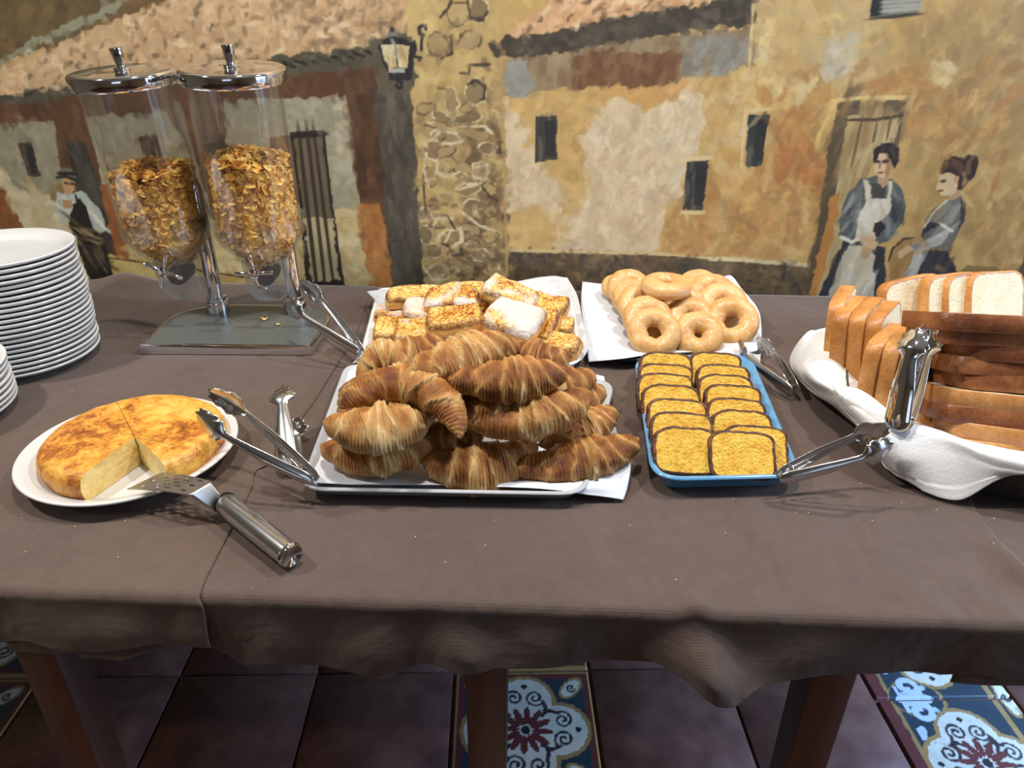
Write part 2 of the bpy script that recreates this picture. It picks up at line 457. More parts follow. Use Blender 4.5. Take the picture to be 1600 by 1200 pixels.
# -- middle house wall
mid = [(782, 95), (1000, 55), (1178, 30), (1180, 170), (1262, 300), (1262, 415), (1100, 402), (790, 392)]
P_(mid, (206, 168, 104), rough=2)
ST(mid, 520, 30, 15, 80, 45, [(212, 176, 112), (200, 158, 92), (192, 148, 84), (218, 186, 128), (196, 166, 110)], a=.6)
ST([(1090, 250), (1262, 240), (1262, 412), (1020, 400)], 170, 32, 14, 80, 40, [(196, 146, 82), (186, 134, 72), (204, 160, 96), (178, 128, 74)], a=.75)
ST([(940, 120), (1100, 130), (1060, 170), (940, 180)], 60, 30, 14, 20, 40, [(206, 150, 84), (212, 164, 98)], a=.7)
P_([(785, 150), (800, 175), (812, 200), (830, 240), (845, 262), (872, 285), (880, 340), (905, 335), (925, 300), (915, 262), (905, 215), (930, 190), (940, 168), (960, 155), (988, 160), (1010, 178), (1040, 160), (1075, 140), (1095, 150), (1100, 200), (1082, 240), (1062, 300), (1040, 325), (1030, 360), (1018, 396), (900, 394), (868, 386), (860, 350), (842, 318), (790, 330)], (216, 194, 158), rough=5)
big = [(800, 180), (845, 262), (872, 285), (880, 340), (925, 300), (905, 215), (960, 158), (1010, 178), (1075, 145), (1082, 240), (1040, 325), (1018, 390), (870, 384), (850, 320), (792, 300)]
ST(big, 230, 34, 14, 85, 60, [(224, 204, 170), (212, 186, 150), (206, 180, 144), (228, 212, 184), (198, 172, 134)], a=.6)
ST([(1090, 110), (1175, 110), (1175, 300), (1100, 240)], 90, 26, 13, 70, 60, [(216, 184, 122), (208, 168, 96), (222, 198, 150), (196, 150, 86)], a=.75)
ST([(790, 330), (870, 330), (880, 388), (792, 388)], 40, 40, 10, 5, 15, [(204, 164, 98), (212, 178, 116)], a=.7)
P_([(783, 96), (1000, 58), (1176, 44), (1176, 104), (1065, 118), (1060, 134), (1020, 118), (985, 134), (940, 128), (900, 140), (880, 134), (830, 146), (785, 152)], (150, 128, 96), rough=3)
ST([(790, 100), (1000, 62), (1170, 52), (1168, 100), (1000, 115), (800, 142)], 130, 20, 12, 90, 20, [(140, 116, 84), (160, 140, 108), (128, 96, 66), (166, 150, 120)], a=.7)
P_([(784, 100), (822, 96), (836, 138), (812, 150), (790, 150)], (148, 148, 140), rough=3)
P_([(890, 92), (950, 78), (1064, 80), (1060, 128), (900, 136)], (120, 84, 56), rough=4)
ST([(890, 92), (1064, 82), (1058, 126), (900, 134)], 50, 18, 9, 90, 12, [(108, 72, 48), (132, 94, 64), (150, 116, 82)], a=.8)
ST([(1064, 62), (1172, 55), (1172, 104), (1070, 118)], 60, 20, 11, 90, 16, [(140, 138, 130), (156, 154, 146), (128, 122, 110)], a=.85)
# stone base of the middle house
base = [(790, 392), (900, 394), (1100, 402), (1262, 414), (1262, 480), (788, 470)]
P_(base, (104, 84, 60), rough=2)
ST(base, 260, 17, 9, 20, 80, [(86, 70, 54), (122, 98, 66), (140, 114, 76), (70, 60, 52), (112, 90, 62), (58, 54, 56)], a=.8, k=1.2)
ST(base, 36, 12, 3, 60, 60, [(160, 140, 110), (150, 128, 92), (60, 56, 60)], a=.8, k=1.5)
LN([(792, 391), (900, 393), (1020, 395), (1100, 402), (1262, 413)], 3, (216, 192, 140))
for x in range(1110, 1255, 16): LN([(x, 402 + (x - 1100) * .07), (x + 11, 403 + (x - 1100) * .07)], 5, (222, 206, 160), rough=2)
# -- stone tower / column
tower = [(640, -120), (772, -120), (783, 92), (790, 300), (793, 480), (662, 480), (655, 300), (645, 130), (632, 0)]
P_(tower, (196, 166, 106), rough=2)
ST([(640, 0), (772, 0), (784, 140), (648, 140)], 150, 26, 13, 70, 60, [(206, 178, 116), (216, 190, 130), (186, 154, 96), (170, 140, 90)], a=.6)
ST([(650, 150), (786, 130), (792, 460), (662, 460)], 260, 22, 10, 10, 35, [(168, 138, 92), (148, 122, 86), (190, 162, 108), (204, 178, 124), (128, 106, 76)], a=.75)
ST([(715, 210), (788, 190), (792, 460), (720, 460)], 130, 20, 9, 100, 40, [(122, 98, 66), (104, 82, 58), (142, 116, 78), (86, 70, 54)], a=.75)
st = [(300, 440, 36, 16), (370, 480, 40, 18), (350, 510, 44, 12), (470, 480, 55, 16), (470, 440, 30, 14), (385, 555, 58, 26), (500, 545, 50, 18), (330, 610, 30, 34), (385, 670, 34, 30), (550, 600, 30, 20), (450, 690, 30, 20), (520, 690, 28, 26), (320, 720, 26, 34), (470, 770, 40, 18), (555, 770, 30, 26), (500, 830, 46, 16), (380, 620, 40, 18), (460, 730, 40, 14), (560, 860, 28, 24), (400, 970, 44, 30), (360, 905, 36, 24), (330, 1020, 34, 24), (480, 930, 40, 20), (350, 1110, 36, 26), (430, 1080, 44, 18), (520, 1040, 36, 22), (560, 960, 30, 26), (300, 960, 22, 34), (480, 1000, 36, 20), (300, 870, 20, 26), (350, 180, 34, 40), (500, 370, 34, 44), (430, 50, 40, 34), (515, 40, 30, 34), (480, 160, 40, 24), (400, 400, 26, 40)]
pal = [(168, 140, 96), (148, 124, 88), (186, 158, 106), (134, 112, 80), (176, 148, 104), (158, 134, 98)]
for i, (x, y, rx, ry) in enumerate(st):
    c = wp([(x, y)], **C2)[0]; q = .33
    cv.dot(c, rx * q + 1.6, ry * q + 1.6, [(112, 92, 66), (222, 204, 162)][i % 2], 2.2, cv.r.uniform(-20, 20))
    cv.dot(c, rx * q, ry * q, pal[i % 6], 2.2, cv.r.uniform(-20, 20))
for l in ([(330, 565), (360, 530), (420, 540), (445, 575), (400, 585), (335, 568)], [(450, 515), (540, 515), (570, 540)], [(500, 680), (550, 672), (545, 725), (505, 725)], [(325, 930), (350, 885), (400, 890)], [(370, 1000), (400, 940), (440, 930), (450, 975)], [(430, 770), (520, 745)], [(350, 650), (345, 700), (380, 720)], [(290, 1090), (330, 1140), (370, 1120)], [(440, 860), (520, 920), (580, 940)], [(300, 620), (290, 690), (310, 760)]):
    LN(l, 3.2, (224, 208, 170), C2, rough=1.5)
for l in ([(365, 990), (390, 1000), (410, 1040), (450, 1035), (440, 1010)], [(395, 890), (420, 930)], [(530, 760), (560, 800), (590, 815)], [(290, 760), (300, 870)], [(405, 150), (405, 215), (365, 235)], [(470, 340), (500, 325), (540, 350), (535, 400), (500, 420)], [(360, 65), (390, 30), (405, 0)], [(470, 0), (480, 70), (530, 78), (550, 50)], [(440, 295), (475, 298), (478, 265), (555, 262)], [(350, 355), (375, 360)], [(580, 600), (605, 620), (600, 580)]):
    LN(l, 2.6, (70, 58, 50), C2, rough=1.2)
LN([(783, 92), (788, 300), (792, 440)], 3, (186, 152, 96))
# -- roof of the middle house
roof2 = [(770, 66), (850, 8), (875, -60), (1190, -260), (1190, 0), (1150, 0), (1000, 22), (880, 48)]
P_(roof2, (214, 166, 120), rough=2)
ST(roof2, 330, 18, 7, -35, 25, [(226, 184, 140), (204, 150, 104), (190, 136, 92), (236, 206, 168), (216, 170, 120)], a=.85, k=1)
ST(roof2, 70, 12, 4, -40, 40, [(96, 76, 58), (120, 92, 68)], a=.8, k=1)
P_([(764, 66), (800, 56), (880, 46), (960, 28), (1000, 20), (1100, 8), (1180, -14), (1178, 42), (1120, 40), (1000, 58), (900, 74), (800, 92), (772, 88)], (74, 66, 54), rough=3)
ST([(772, 68), (1000, 24), (1176, -4), (1174, 40), (1000, 54), (800, 88)], 150, 17, 8, 20, 40, [(58, 52, 46), (92, 84, 70), (108, 98, 82), (70, 62, 52)], a=.8, k=1)
LN([(1178, -40), (1174, 45), (1170, 100)], 3, (222, 196, 140))
# -- windows of the middle and right houses
def win(p, col=(66, 64, 58), light=(110, 106, 94), z=None):
    P_(p, col, z, rough=1.2); q = np.array(p, float); c = q.mean(0)
    ins = [tuple(c + (v - c) * .8) for v in q]
    ST(ins, 14, 26, 5, 88, 5, [light, (84, 80, 72), (48, 46, 46)], z, a=.8)
    P_([tuple(c + (v - c) * (.5, .8) + (abs(q[1][0] - q[0][0]) * .2, 0)) for v in q], (40, 42, 46), z, rough=1, a=.8)
win([(835, 181), (869, 179), (870, 250), (836, 252)])
win([(1073, 252), (1107, 249), (1098, 327), (1067, 328)], (52, 56, 56))
win([(1171, 178), (1202, 177), (1190, 257), (1163, 260)], (52, 56, 58))
LN([(1065, 250), (1108, 246)], 5, (222, 200, 146)); LN([(1066, 332), (1098, 332)], 4, (222, 200, 146)); LN([(1168, 172), (1204, 170)], 4, (222, 196, 140)); LN([(1164, 180), (1158, 258)], 3, (224, 200, 150))
P_([(1366, -30), (1443, -30), (1436, 20), (1359, 28)], (120, 118, 106), rough=1.5)
P_([(1366, -30), (1382, -30), (1376, 24), (1359, 27)], (44, 42, 40), rough=1.5)
for y in (3, 10, 17): LN([(1380, y), (1436, y - 4)], 3, (170, 168, 156))
LN([(1359, 29), (1437, 21)], 2.5, (60, 50, 40))
# -- painted door behind the women
P_([(540, 410), (830, 405), (800, 560), (790, 640), (690, 640), (560, 1000), (480, 1200), (410, 1200), (470, 850)], (110, 90, 60), C3, rough=2)
ST([(545, 430), (600, 430), (520, 900), (470, 1190), (430, 1190), (480, 850)], 60, 60, 8, 100, 6, [(92, 76, 54), (122, 102, 70), (80, 66, 48)], C3, a=.8)
P_([(585, 470), (795, 475), (770, 620), (700, 600), (640, 760), (560, 1000), (520, 1060), (480, 1200), (440, 1200), (540, 780)], (186, 160, 110), C3, rough=2)
ST([(590, 500), (780, 500), (760, 580), (640, 740), (545, 800)], 46, 50, 10, 95, 8, [(200, 176, 124), (172, 146, 98), (158, 122, 72), (212, 190, 140)], C3, a=.8)
LN([(590, 488), (700, 485), (800, 470)], 3, (70, 54, 40), C3); LN([(640, 490), (600, 670)], 3, (112, 86, 56), C3); LN([(705, 490), (690, 570)], 3, (112, 86, 56), C3); LN([(760, 480), (745, 560)], 2.5, (112, 86, 56), C3)
P_([(480, 985), (520, 800), (560, 780), (520, 1000), (450, 1200), (420, 1200)], (190, 128, 60), C3, rough=3)
LN([(530, 408), (640, 398), (840, 395)], 4, (228, 200, 130), C3); LN([(835, 410), (805, 560)], 4, (150, 126, 84), C3); LN([(525, 430), (470, 540), (455, 610)], 4, (218, 186, 110), C3)
ST([(300, 530), (380, 540), (480, 650), (470, 760), (290, 720)], 36, 26, 12, 60, 60, [(184, 116, 62), (170, 104, 56), (196, 134, 74)], C3, a=.8)
P_([(1010, 1160), (1060, 1085), (1260, 1090), (1270, 1140), (1400, 1200), (1010, 1200)], (140, 110, 58), C3, rough=3)
P_([(1270, 1140), (1304, 1040), (1420, 1000), (1420, 1260), (1240, 1260)], (96, 76, 54), C3, rough=3)
# -- the two women in conversation
sk = (214, 176, 132)
P_([(568, 985), (700, 995), (735, 1010), (745, 1260), (440, 1260), (520, 1080)], (52, 52, 56), C3, rough=1.5)
P_([(585, 1000), (660, 1010), (695, 1040), (680, 1260), (490, 1260), (545, 1090)], (196, 188, 168), C3, rough=2.5)
ST([(585, 1010), (680, 1040), (670, 1230), (510, 1230), (555, 1080)], 40, 46, 10, 100, 12, [(216, 208, 188), (176, 166, 142), (202, 182, 142), (226, 220, 206)], C3, a=.7)
P_([(640, 728), (700, 715), (765, 728), (803, 770), (818, 840), (812, 905), (745, 985), (700, 992), (600, 985), (548, 958), (560, 850), (592, 780)], (92, 94, 94), C3, rough=1.5)
ST([(570, 860), (640, 740), (640, 880), (600, 970)], 16, 30, 7, 110, 20, [(58, 60, 64), (132, 136, 132), (160, 164, 158)], C3, a=.8)
ST([(760, 760), (810, 830), (800, 900), (730, 970)], 16, 30, 7, 60, 20, [(50, 52, 56), (132, 136, 132), (150, 152, 150)], C3, a=.8)
P_([(650, 730), (672, 735), (680, 800), (745, 805), (745, 735), (762, 732), (758, 860), (715, 900), (690, 985), (615, 975), (620, 890), (655, 830)], (210, 200, 174), C3, rough=1.5)
ST([(660, 830), (745, 830), (700, 950), (625, 960)], 14, 26, 7, 60, 30, [(226, 218, 198), (184, 172, 142), (236, 232, 220)], C3, a=.8)
P_([(680, 750), (740, 750), (735, 808), (684, 806)], (70, 68, 66), C3, rough=1)
P_([(690, 905), (720, 895), (735, 925), (700, 965), (682, 945)], (48, 44, 44), C3, rough=2)
P_([(622, 968), (670, 958), (708, 985), (695, 1018), (650, 1010)], sk, C3, rough=1.2); P_([(640, 1005), (690, 1015), (660, 1060), (640, 1045)], (196, 158, 116), C3, rough=1.2)
LN([(625, 975), (600, 985), (560, 965)], 4, (228, 224, 212), C3)
P_([(710, 700), (750, 700), (750, 745), (730, 760), (705, 740)], (192, 152, 112), C3, rough=1)
P_([(690, 645), (710, 620), (748, 618), (766, 650), (757, 700), (736, 727), (706, 718), (693, 690)], (220, 188, 148), C3, rough=.8)
P_([(745, 620), (766, 650), (757, 700), (738, 725), (740, 670)], (176, 132, 92), C3, rough=.8)
P_([(688, 650), (686, 610), (720, 585), (765, 575), (797, 600), (797, 650), (772, 690), (766, 650), (748, 622), (712, 624), (694, 660)], (44, 36, 34), C3, rough=1.2)
for l in ([(695, 655), (712, 657)], [(728, 657), (748, 655)]): LN(l, 2.6, (50, 38, 34), C3, rough=.3)
LN([(716, 660), (714, 685)], 1.8, (160, 112, 80), C3, rough=.3); LN([(708, 702), (726, 701)], 2.2, (140, 80, 64), C3, rough=.3)
ST([(720, 590), (780, 585), (790, 640), (770, 640)], 6, 20, 3, 60, 30, [(84, 70, 62)], C3)
P_([(895, 1020), (992, 1020), (1022, 1100), (1012, 1260), (830, 1260), (870, 1090)], (46, 44, 46), C3, rough=1.5)
ST([(900, 1030), (990, 1030), (1010, 1180), (850, 1180)], 16, 40, 7, 100, 14, [(74, 70, 68), (30, 30, 34), (60, 58, 62)], C3, a=.8)
P_([(840, 1035), (902, 1040), (855, 1150), (830, 1260), (750, 1260), (805, 1120)], (150, 150, 142), C3, rough=2)
ST([(845, 1045), (895, 1045), (840, 1190), (780, 1190)], 14, 36, 7, 115, 10, [(180, 180, 172), (120, 118, 112), (200, 198, 186)], C3, a=.8)
P_([(985, 815), (1045, 792), (1072, 832), (1062, 900), (1022, 980), (992, 1022), (880, 1010), (900, 890), (930, 850)], (112, 108, 98), C3, rough=1.5)
ST([(960, 840), (1050, 820), (1050, 900), (960, 910)], 14, 26, 7, 100, 24, [(140, 136, 124), (86, 82, 78), (160, 156, 144)], C3, a=.8)
P_([(900, 905), (962, 905), (935, 990), (880, 985)], (44, 44, 50), C3, rough=1.5); P_([(1045, 800), (1072, 832), (1062, 900), (1030, 950), (1045, 880)], (56, 54, 56), C3, rough=1.5)
P_([(965, 912), (1008, 940), (965, 1000), (860, 1025), (835, 1000), (900, 978)], (178, 176, 164), C3, rough=1.5)
ST([(960, 920), (1000, 945), (860, 1020), (850, 1000)], 10, 34, 6, -30, 10, [(214, 212, 200), (120, 118, 112)], C3, a=.8)
LN([(962, 910), (1010, 940)], 3, (226, 220, 200), C3); LN([(985, 818), (930, 870), (900, 920)], 2.6, (214, 206, 180), C3)
P_([(752, 1050), (800, 985), (852, 966), (850, 1050), (805, 1140), (756, 1150)], (172, 132, 72), C3, rough=2)
LN([(752, 1060), (770, 1010), (810, 975), (850, 968)], 2.5, (70, 54, 40), C3); ST([(765, 1050), (840, 990), (810, 1120), (765, 1130)], 12, 24, 6, 110, 20, [(150, 108, 56), (196, 158, 96)], C3, a=.8)
P_([(785, 1030), (832, 998), (856, 1016), (800, 1052)], sk, C3, rough=1)
P_([(1000, 788), (1040, 768), (1042, 800), (990, 818)], (190, 146, 106), C3, rough=.8)
P_([(965, 705), (1000, 698), (1036, 720), (1032, 770), (1002, 796), (968, 798), (960, 776), (946, 770), (956, 738)], (216, 182, 140), C3, rough=.8)
P_([(960, 692), (975, 652), (1010, 634), (1058, 640), (1075, 627), (1112, 632), (1121, 665), (1105, 712), (1072, 745), (1045, 772), (1030, 768), (1040, 722), (1002, 702), (968, 708)], (54, 34, 28), C3, rough=1.2)
ST([(980, 660), (1050, 645), (1060, 700), (1000, 695)], 10, 22, 4, 40, 30, [(110, 66, 44), (84, 50, 38), (140, 92, 62)], C3)
LN([(966, 738), (980, 736)], 2.4, (46, 34, 32), C3, rough=.3); LN([(956, 776), (970, 775)], 2.4, (140, 70, 56), C3, rough=.3); P_([(1018, 716), (1034, 714), (1032, 746), (1020, 742)], (196, 146, 104), C3, rough=.5)
# -- left: hillside, roof, eave
P_([(-700, -500), (380, -500), (300, -20), (130, 60), (50, 82), (-700, 300)], (108, 86, 54), rough=3)
ST([(-700, -400), (300, -400), (240, 0), (60, 70), (-700, 200)], 420, 30, 12, 150, 30, [(122, 98, 60), (96, 74, 46), (134, 112, 74), (86, 68, 46)], a=.6)
roof1 = [(-700, 420), (0, 104), (60, 84), (150, 42), (260, 0), (420, -260), (636, -260), (634, 62), (590, 74), (450, 92), (300, 104), (120, 134), (0, 152), (-700, 400)]
P_(roof1, (202, 164, 122), rough=3)
ST(roof1, 1500, 17, 7, -25, 60, [(222, 188, 144), (210, 170, 124), (190, 146, 102), (230, 204, 164), (176, 136, 96), (214, 178, 138)], a=.85, k=1.6)
ST(roof1, 150, 12, 5, -50, 50, [(112, 92, 68), (90, 76, 58), (130, 108, 80)], a=.85, k=1)
ST([(420, -10), (630, -10), (630, 60), (470, 88)], 80, 14, 6, -40, 50, [(120, 100, 74), (150, 122, 88), (98, 84, 64)], a=.7, k=1.5)
P_([(-10, 112), (19, 90), (77, 63), (126, 44), (180, 20), (235, -14), (205, -20), (150, 18), (50, 60), (-10, 100)], (146, 142, 116), rough=3)
ST([(-5, 108), (77, 66), (126, 46), (60, 62)], 30, 12, 4, -50, 40, [(214, 210, 190), (190, 186, 160), (120, 116, 92)], a=.8, k=1)
P_([(130, 52), (200, 18), (262, -10), (300, -30), (240, -30), (170, 22)], (116, 88, 56), rough=3)
eave = [(-700, 430), (0, 148), (120, 132), (300, 102), (440, 86), (592, 68), (592, 108), (450, 118), (300, 130), (120, 152), (0, 168), (-700, 470)]
P_(eave, (86, 80, 64), rough=3)
ST(eave, 230, 17, 8, -10, 40, [(72, 66, 54), (104, 98, 80), (122, 114, 92), (58, 54, 48)], a=.8, k=1)
for i in range(26):
    x = 445 + i * 6; cv.dot(wp([(x, 98 - i * .9 + (i % 3) * 3)])[0], 4, 2, (44, 42, 38), 1, 30)
# -- left house: brown band, grey plaster, openings
left = [(-700, 460), (0, 166), (120, 150), (300, 128), (450, 116), (592, 106), (615, 480), (-700, 480)]
P_(left, (98, 66, 44), rough=2)
ST(left, 700, 26, 11, 85, 40, [(108, 74, 48), (88, 58, 40), (120, 86, 58), (76, 54, 40), (126, 88, 56)], a=.6)
P_([(-700, 300), (0, 190), (80, 188), (92, 240), (100, 300), (110, 440), (-700, 480)], (150, 142, 116), rough=3)
P_([(-700, 360), (0, 262), (25, 292), (60, 302), (98, 294), (125, 440), (-700, 480)], (208, 192, 152), rough=5)
ST([(0, 195), (80, 192), (95, 290), (20, 290), (0, 260)], 50, 26, 11, 85, 40, [(160, 152, 126), (138, 130, 106), (168, 160, 134)], a=.6)
ST([(0, 275), (98, 300), (120, 440), (0, 440)], 60, 26, 12, 80, 50, [(220, 206, 168), (196, 176, 134), (188, 160, 112)], a=.7)
P_([(-40, 300), (0, 290), (14, 320), (40, 360), (-40, 365)], (140, 86, 46), rough=3)
win([(26, 224), (47, 222), (63, 276), (43, 274)], (78, 62, 46), (100, 82, 60))
P_([(103, 222), (132, 220), (168, 330), (178, 440), (150, 440), (120, 300)], (62, 58, 52), rough=1.5)
ST([(106, 226), (130, 224), (165, 330), (125, 300)], 18, 40, 6, 75, 6, [(84, 80, 70), (48, 46, 44), (98, 92, 80)], a=.8)
P_([(132, 184), (148, 182), (180, 330), (196, 360), (178, 360), (150, 250)], (172, 160, 124), rough=3)
P_([(155, 290), (176, 290), (205, 400), (180, 400)], (158, 96, 50), rough=3)
P_([(148, 182), (258, 176), (272, 196), (300, 255), (330, 330), (190, 350), (170, 270)], (152, 142, 116), rough=3)
ST([(155, 186), (256, 180), (300, 260), (190, 300)], 60, 28, 12, 80, 30, [(164, 154, 128), (140, 130, 104), (146, 138, 114)], a=.6)
win([(216, 212), (244, 211), (262, 270), (232, 276)], (84, 60, 44), (110, 84, 60))
P_([(322, 210), (350, 206), (360, 250), (352, 300), (330, 290)], (70, 56, 46), rough=2)
P_([(352, 156), (540, 148), (546, 190), (556, 260), (566, 330), (512, 340), (505, 205), (420, 212), (420, 300), (360, 300)], (160, 152, 126), rough=3)
ST([(440, 160), (538, 152), (550, 250), (520, 300), (512, 200), (440, 200)], 60, 24, 10, 60, 60, [(176, 168, 142), (146, 138, 112), (186, 180, 156)], a=.65)
P_([(500, 112), (588, 108), (612, 300), (560, 318), (546, 190), (540, 148), (500, 150)], (92, 60, 40), rough=2)
ST([(520, 115), (588, 110), (605, 300), (560, 310)], 60, 30, 10, 85, 12, [(74, 50, 36), (96, 68, 48), (64, 46, 36), (112, 80, 54)], a=.7)
P_([(420, 320), (470, 318), (535, 322), (575, 332), (592, 440), (614, 480), (180, 480), (200, 380)], (206, 186, 134), rough=4)
P_([(556, 318), (596, 320), (618, 480), (580, 480), (566, 380)], (178, 116, 58), rough=3)
ST([(200, 380), (420, 350), (560, 340), (585, 440), (200, 440)], 130, 30, 12, 20, 40, [(216, 196, 140), (196, 166, 100), (208, 184, 120), (226, 212, 170), (186, 150, 88)], a=.65)
ST([(556, 325), (592, 325), (612, 440), (584, 440)], 30, 30, 8, 85, 15, [(190, 126, 66), (160, 100, 50), (204, 150, 90)], a=.7)
P_([(452, 206), (506, 203), (520, 320), (538, 446), (478, 446), (468, 330)], (50, 44, 40), rough=.5)
P_([(458, 216), (502, 213), (516, 330), (530, 436), (486, 440), (474, 330)], (112, 98, 78), rough=.6)
P_([(474, 340), (518, 340), (531, 436), (487, 440)], (186, 172, 132), rough=3)
for a_, b_ in (((468, 216), (494, 438)), ((480, 214), (506, 438)), ((491, 214), (519, 436))): LN([a_, b_], 4, (60, 50, 42), rough=1.4)
LN([(456, 212), (505, 208)], 5, (44, 40, 38)); LN([(476, 446), (538, 448)], 3, (40, 36, 36))
P_([(-700, 470), (0, 400), (60, 385), (180, 400), (300, 415), (450, 440), (450, 480), (-700, 480)], (200, 168, 92), rough=4)
ST([(0, 400), (180, 405), (420, 440), (420, 460), (0, 460)], 70, 40, 12, 10, 20, [(212, 186, 112), (190, 150, 80), (222, 200, 136)], a=.7)
LN([(100, 395), (190, 405), (300, 420), (420, 438)], 2, (60, 50, 42), rough=1.5)
# -- dark post with the street lamp
P_([(583, 138), (642, 130), (652, 300), (662, 480), (614, 480), (602, 330), (592, 220)], (82, 76, 66), rough=2)
ST([(588, 140), (640, 136), (656, 440), (616, 440)], 70, 44, 8, 86, 8, [(68, 62, 56), (98, 90, 78), (120, 110, 96), (58, 54, 50)], a=.75)
P_([(575, 60), (640, 52), (650, 140), (590, 148)], (96, 88, 70), rough=4)
P_([(105, 190), (118, 165), (150, 150), (210, 152), (235, 170), (258, 160), (262, 200), (245, 260), (240, 325), (150, 325), (140, 290), (118, 250)], (44, 42, 50), C2, rough=1)
P_([(113, 185), (168, 178), (180, 270), (150, 285), (130, 240)], (214, 196, 150), C2, rough=.8); P_([(178, 176), (235, 188), (220, 280), (188, 275)], (208, 186, 134), C2, rough=.8)
ST([(118, 190), (230, 190), (210, 265), (140, 265)], 12, 20, 4, 80, 14, [(240, 230, 200), (170, 140, 90)], C2, a=.8)
P_([(138, 292), (160, 278), (210, 280), (215, 296)], (170, 170, 160), C2, rough=.8)
P_([(140, 150), (146, 130), (182, 128), (188, 150)], (120, 120, 112), C2, rough=.8); P_([(150, 128), (156, 106), (168, 108), (170, 128)], (52, 50, 56), C2, rough=.6)
for l in ([(272, 110), (285, 102), (300, 104), (298, 116)], [(272, 112), (275, 135), (292, 140)], [(258, 230), (278, 235), (272, 245)], [(180, 325), (200, 335), (200, 355), (185, 358), (178, 345)], [(285, 140), (280, 200)]): LN(l, 3, (40, 38, 46), C2, rough=.8)
# -- the man with a sack
P_([(200, 790), (215, 755), (250, 745), (268, 800), (242, 842), (206, 832)], (146, 118, 78), C1, rough=1)
P_([(225, 802), (262, 786), (330, 776), (402, 850), (436, 930), (404, 956), (345, 880), (282, 905), (240, 905), (226, 850)], (184, 190, 180), C1, rough=1.5)
ST([(240, 800), (330, 785), (420, 920), (400, 940), (330, 850), (250, 890)], 18, 30, 6, 60, 30, [(214, 218, 208), (128, 136, 132), (230, 232, 224)], C1, a=.8)
P_([(284, 900), (300, 830), (325, 800), (352, 850), (384, 935), (424, 975), (442, 1050), (462, 1142), (372, 1148), (332, 1080), (312, 985)], (42, 36, 32), C1, rough=1.5)
ST([(300, 900), (370, 930), (440, 1100), (380, 1120), (330, 1000)], 16, 34, 6, 60, 20, [(70, 60, 50), (24, 22, 24), (120, 104, 74)], C1, a=.8)
ST([(290, 930), (380, 930), (390, 990), (310, 1000)], 10, 30, 4, 20, 20, [(186, 164, 110), (150, 128, 84)], C1, a=.8, k=1)
P_([(305, 960), (330, 1060), (372, 1146), (350, 1146), (318, 1060), (292, 960)], (196, 186, 138), C1, rough=1.5)
P_([(252, 725), (302, 730), (302, 772), (276, 795), (254, 772)], (196, 150, 104), C1, rough=.6); P_([(252, 815), (290, 810), (296, 845), (262, 850)], (190, 144, 100), C1, rough=1)
P_([(236, 700), (250, 682), (282, 682), (302, 702), (310, 724), (238, 722)], (112, 108, 92), C1, rough=.8); LN([(230, 722), (262, 716), (314, 738)], 3, (44, 42, 42), C1, rough=.6)
LN([(240, 706), (304, 708)], 3, (40, 38, 38), C1, rough=.5); LN([(262, 745), (274, 746)], 2, (60, 40, 32), C1, rough=.3); LN([(286, 748), (298, 748)], 2, (60, 40, 32), C1, rough=.3)
LN([(308, 800), (330, 870)], 3.5, (40, 36, 36), C1)

# a last pass of loose brushwork picks up the colour below it (faces, windows and the lamp stay crisp)
keep = [wp([(x0, y0), (x1, y1)]) for x0, y0, x1, y1 in ((1300, 205, 1540, 480), (70, 250, 180, 450), (585, 35, 665, 145), (828, 172, 876, 258), (1060, 244, 1112, 334), (1156, 168, 1208, 266), (1355, -20, 1448, 34), (450, 200, 542, 450), (98, 216, 180, 330))]
for _ in range(9000):
    x, y = cv.r.uniform(0, cv.w), cv.r.uniform(0, cv.h)
    if any(k[0][0] < x < k[1][0] and k[0][1] < y < k[1][1] for k in keep): continue
    c = cv.C[int(y), int(x)] * (1 + cv.r.choice([-.14, -.07, .07, .13]))
    cv.stroke(x, y, cv.r.uniform(9, 26), cv.r.uniform(4, 9), cv.r.uniform(0, PI), c, .55, cv.r.uniform(-.8, .8))
ST(roof1, 420, 15, 5, -35, 50, [(232, 206, 168), (222, 184, 140), (150, 118, 84), (186, 146, 104)], a=.9, k=1.8)
ST(roof1, 130, 11, 4, -55, 40, [(104, 86, 64), (84, 72, 56)], a=.9, k=1.2)
ST(eave, 110, 14, 5, -20, 40, [(54, 50, 44), (124, 116, 96), (66, 60, 50)], a=.85, k=1)
ST(roof2, 90, 14, 4, -35, 25, [(238, 210, 172), (110, 82, 60), (190, 136, 92)], a=.9, k=1)
ST(base, 120, 13, 5, 40, 80, [(148, 124, 88), (62, 54, 50), (46, 44, 48), (128, 104, 70)], a=.85, k=1.6)
ST([(660, 170), (786, 150), (792, 440), (664, 440)], 90, 12, 4, 15, 50, [(224, 206, 166), (92, 74, 56), (150, 124, 88), (206, 180, 128)], a=.85, k=1.2)
ST(big, 60, 26, 6, 85, 50, [(232, 216, 188), (200, 174, 134), (222, 198, 160)], a=.7)
ST([(1180, 120), (1600, 120), (1600, 420), (1440, 420), (1420, 180), (1290, 180), (1270, 400), (1180, 400)], 110, 26, 7, 80, 50, [(220, 186, 122), (172, 116, 62), (206, 160, 92), (158, 118, 68)], a=.7)
B_ = cv.C.copy(); B_[1:-1, 1:-1] = .5 * cv.C[1:-1, 1:-1] + .125 * (cv.C[:-2, 1:-1] + cv.C[2:, 1:-1] + cv.C[1:-1, :-2] + cv.C[1:-1, 2:]); cv.C = B_
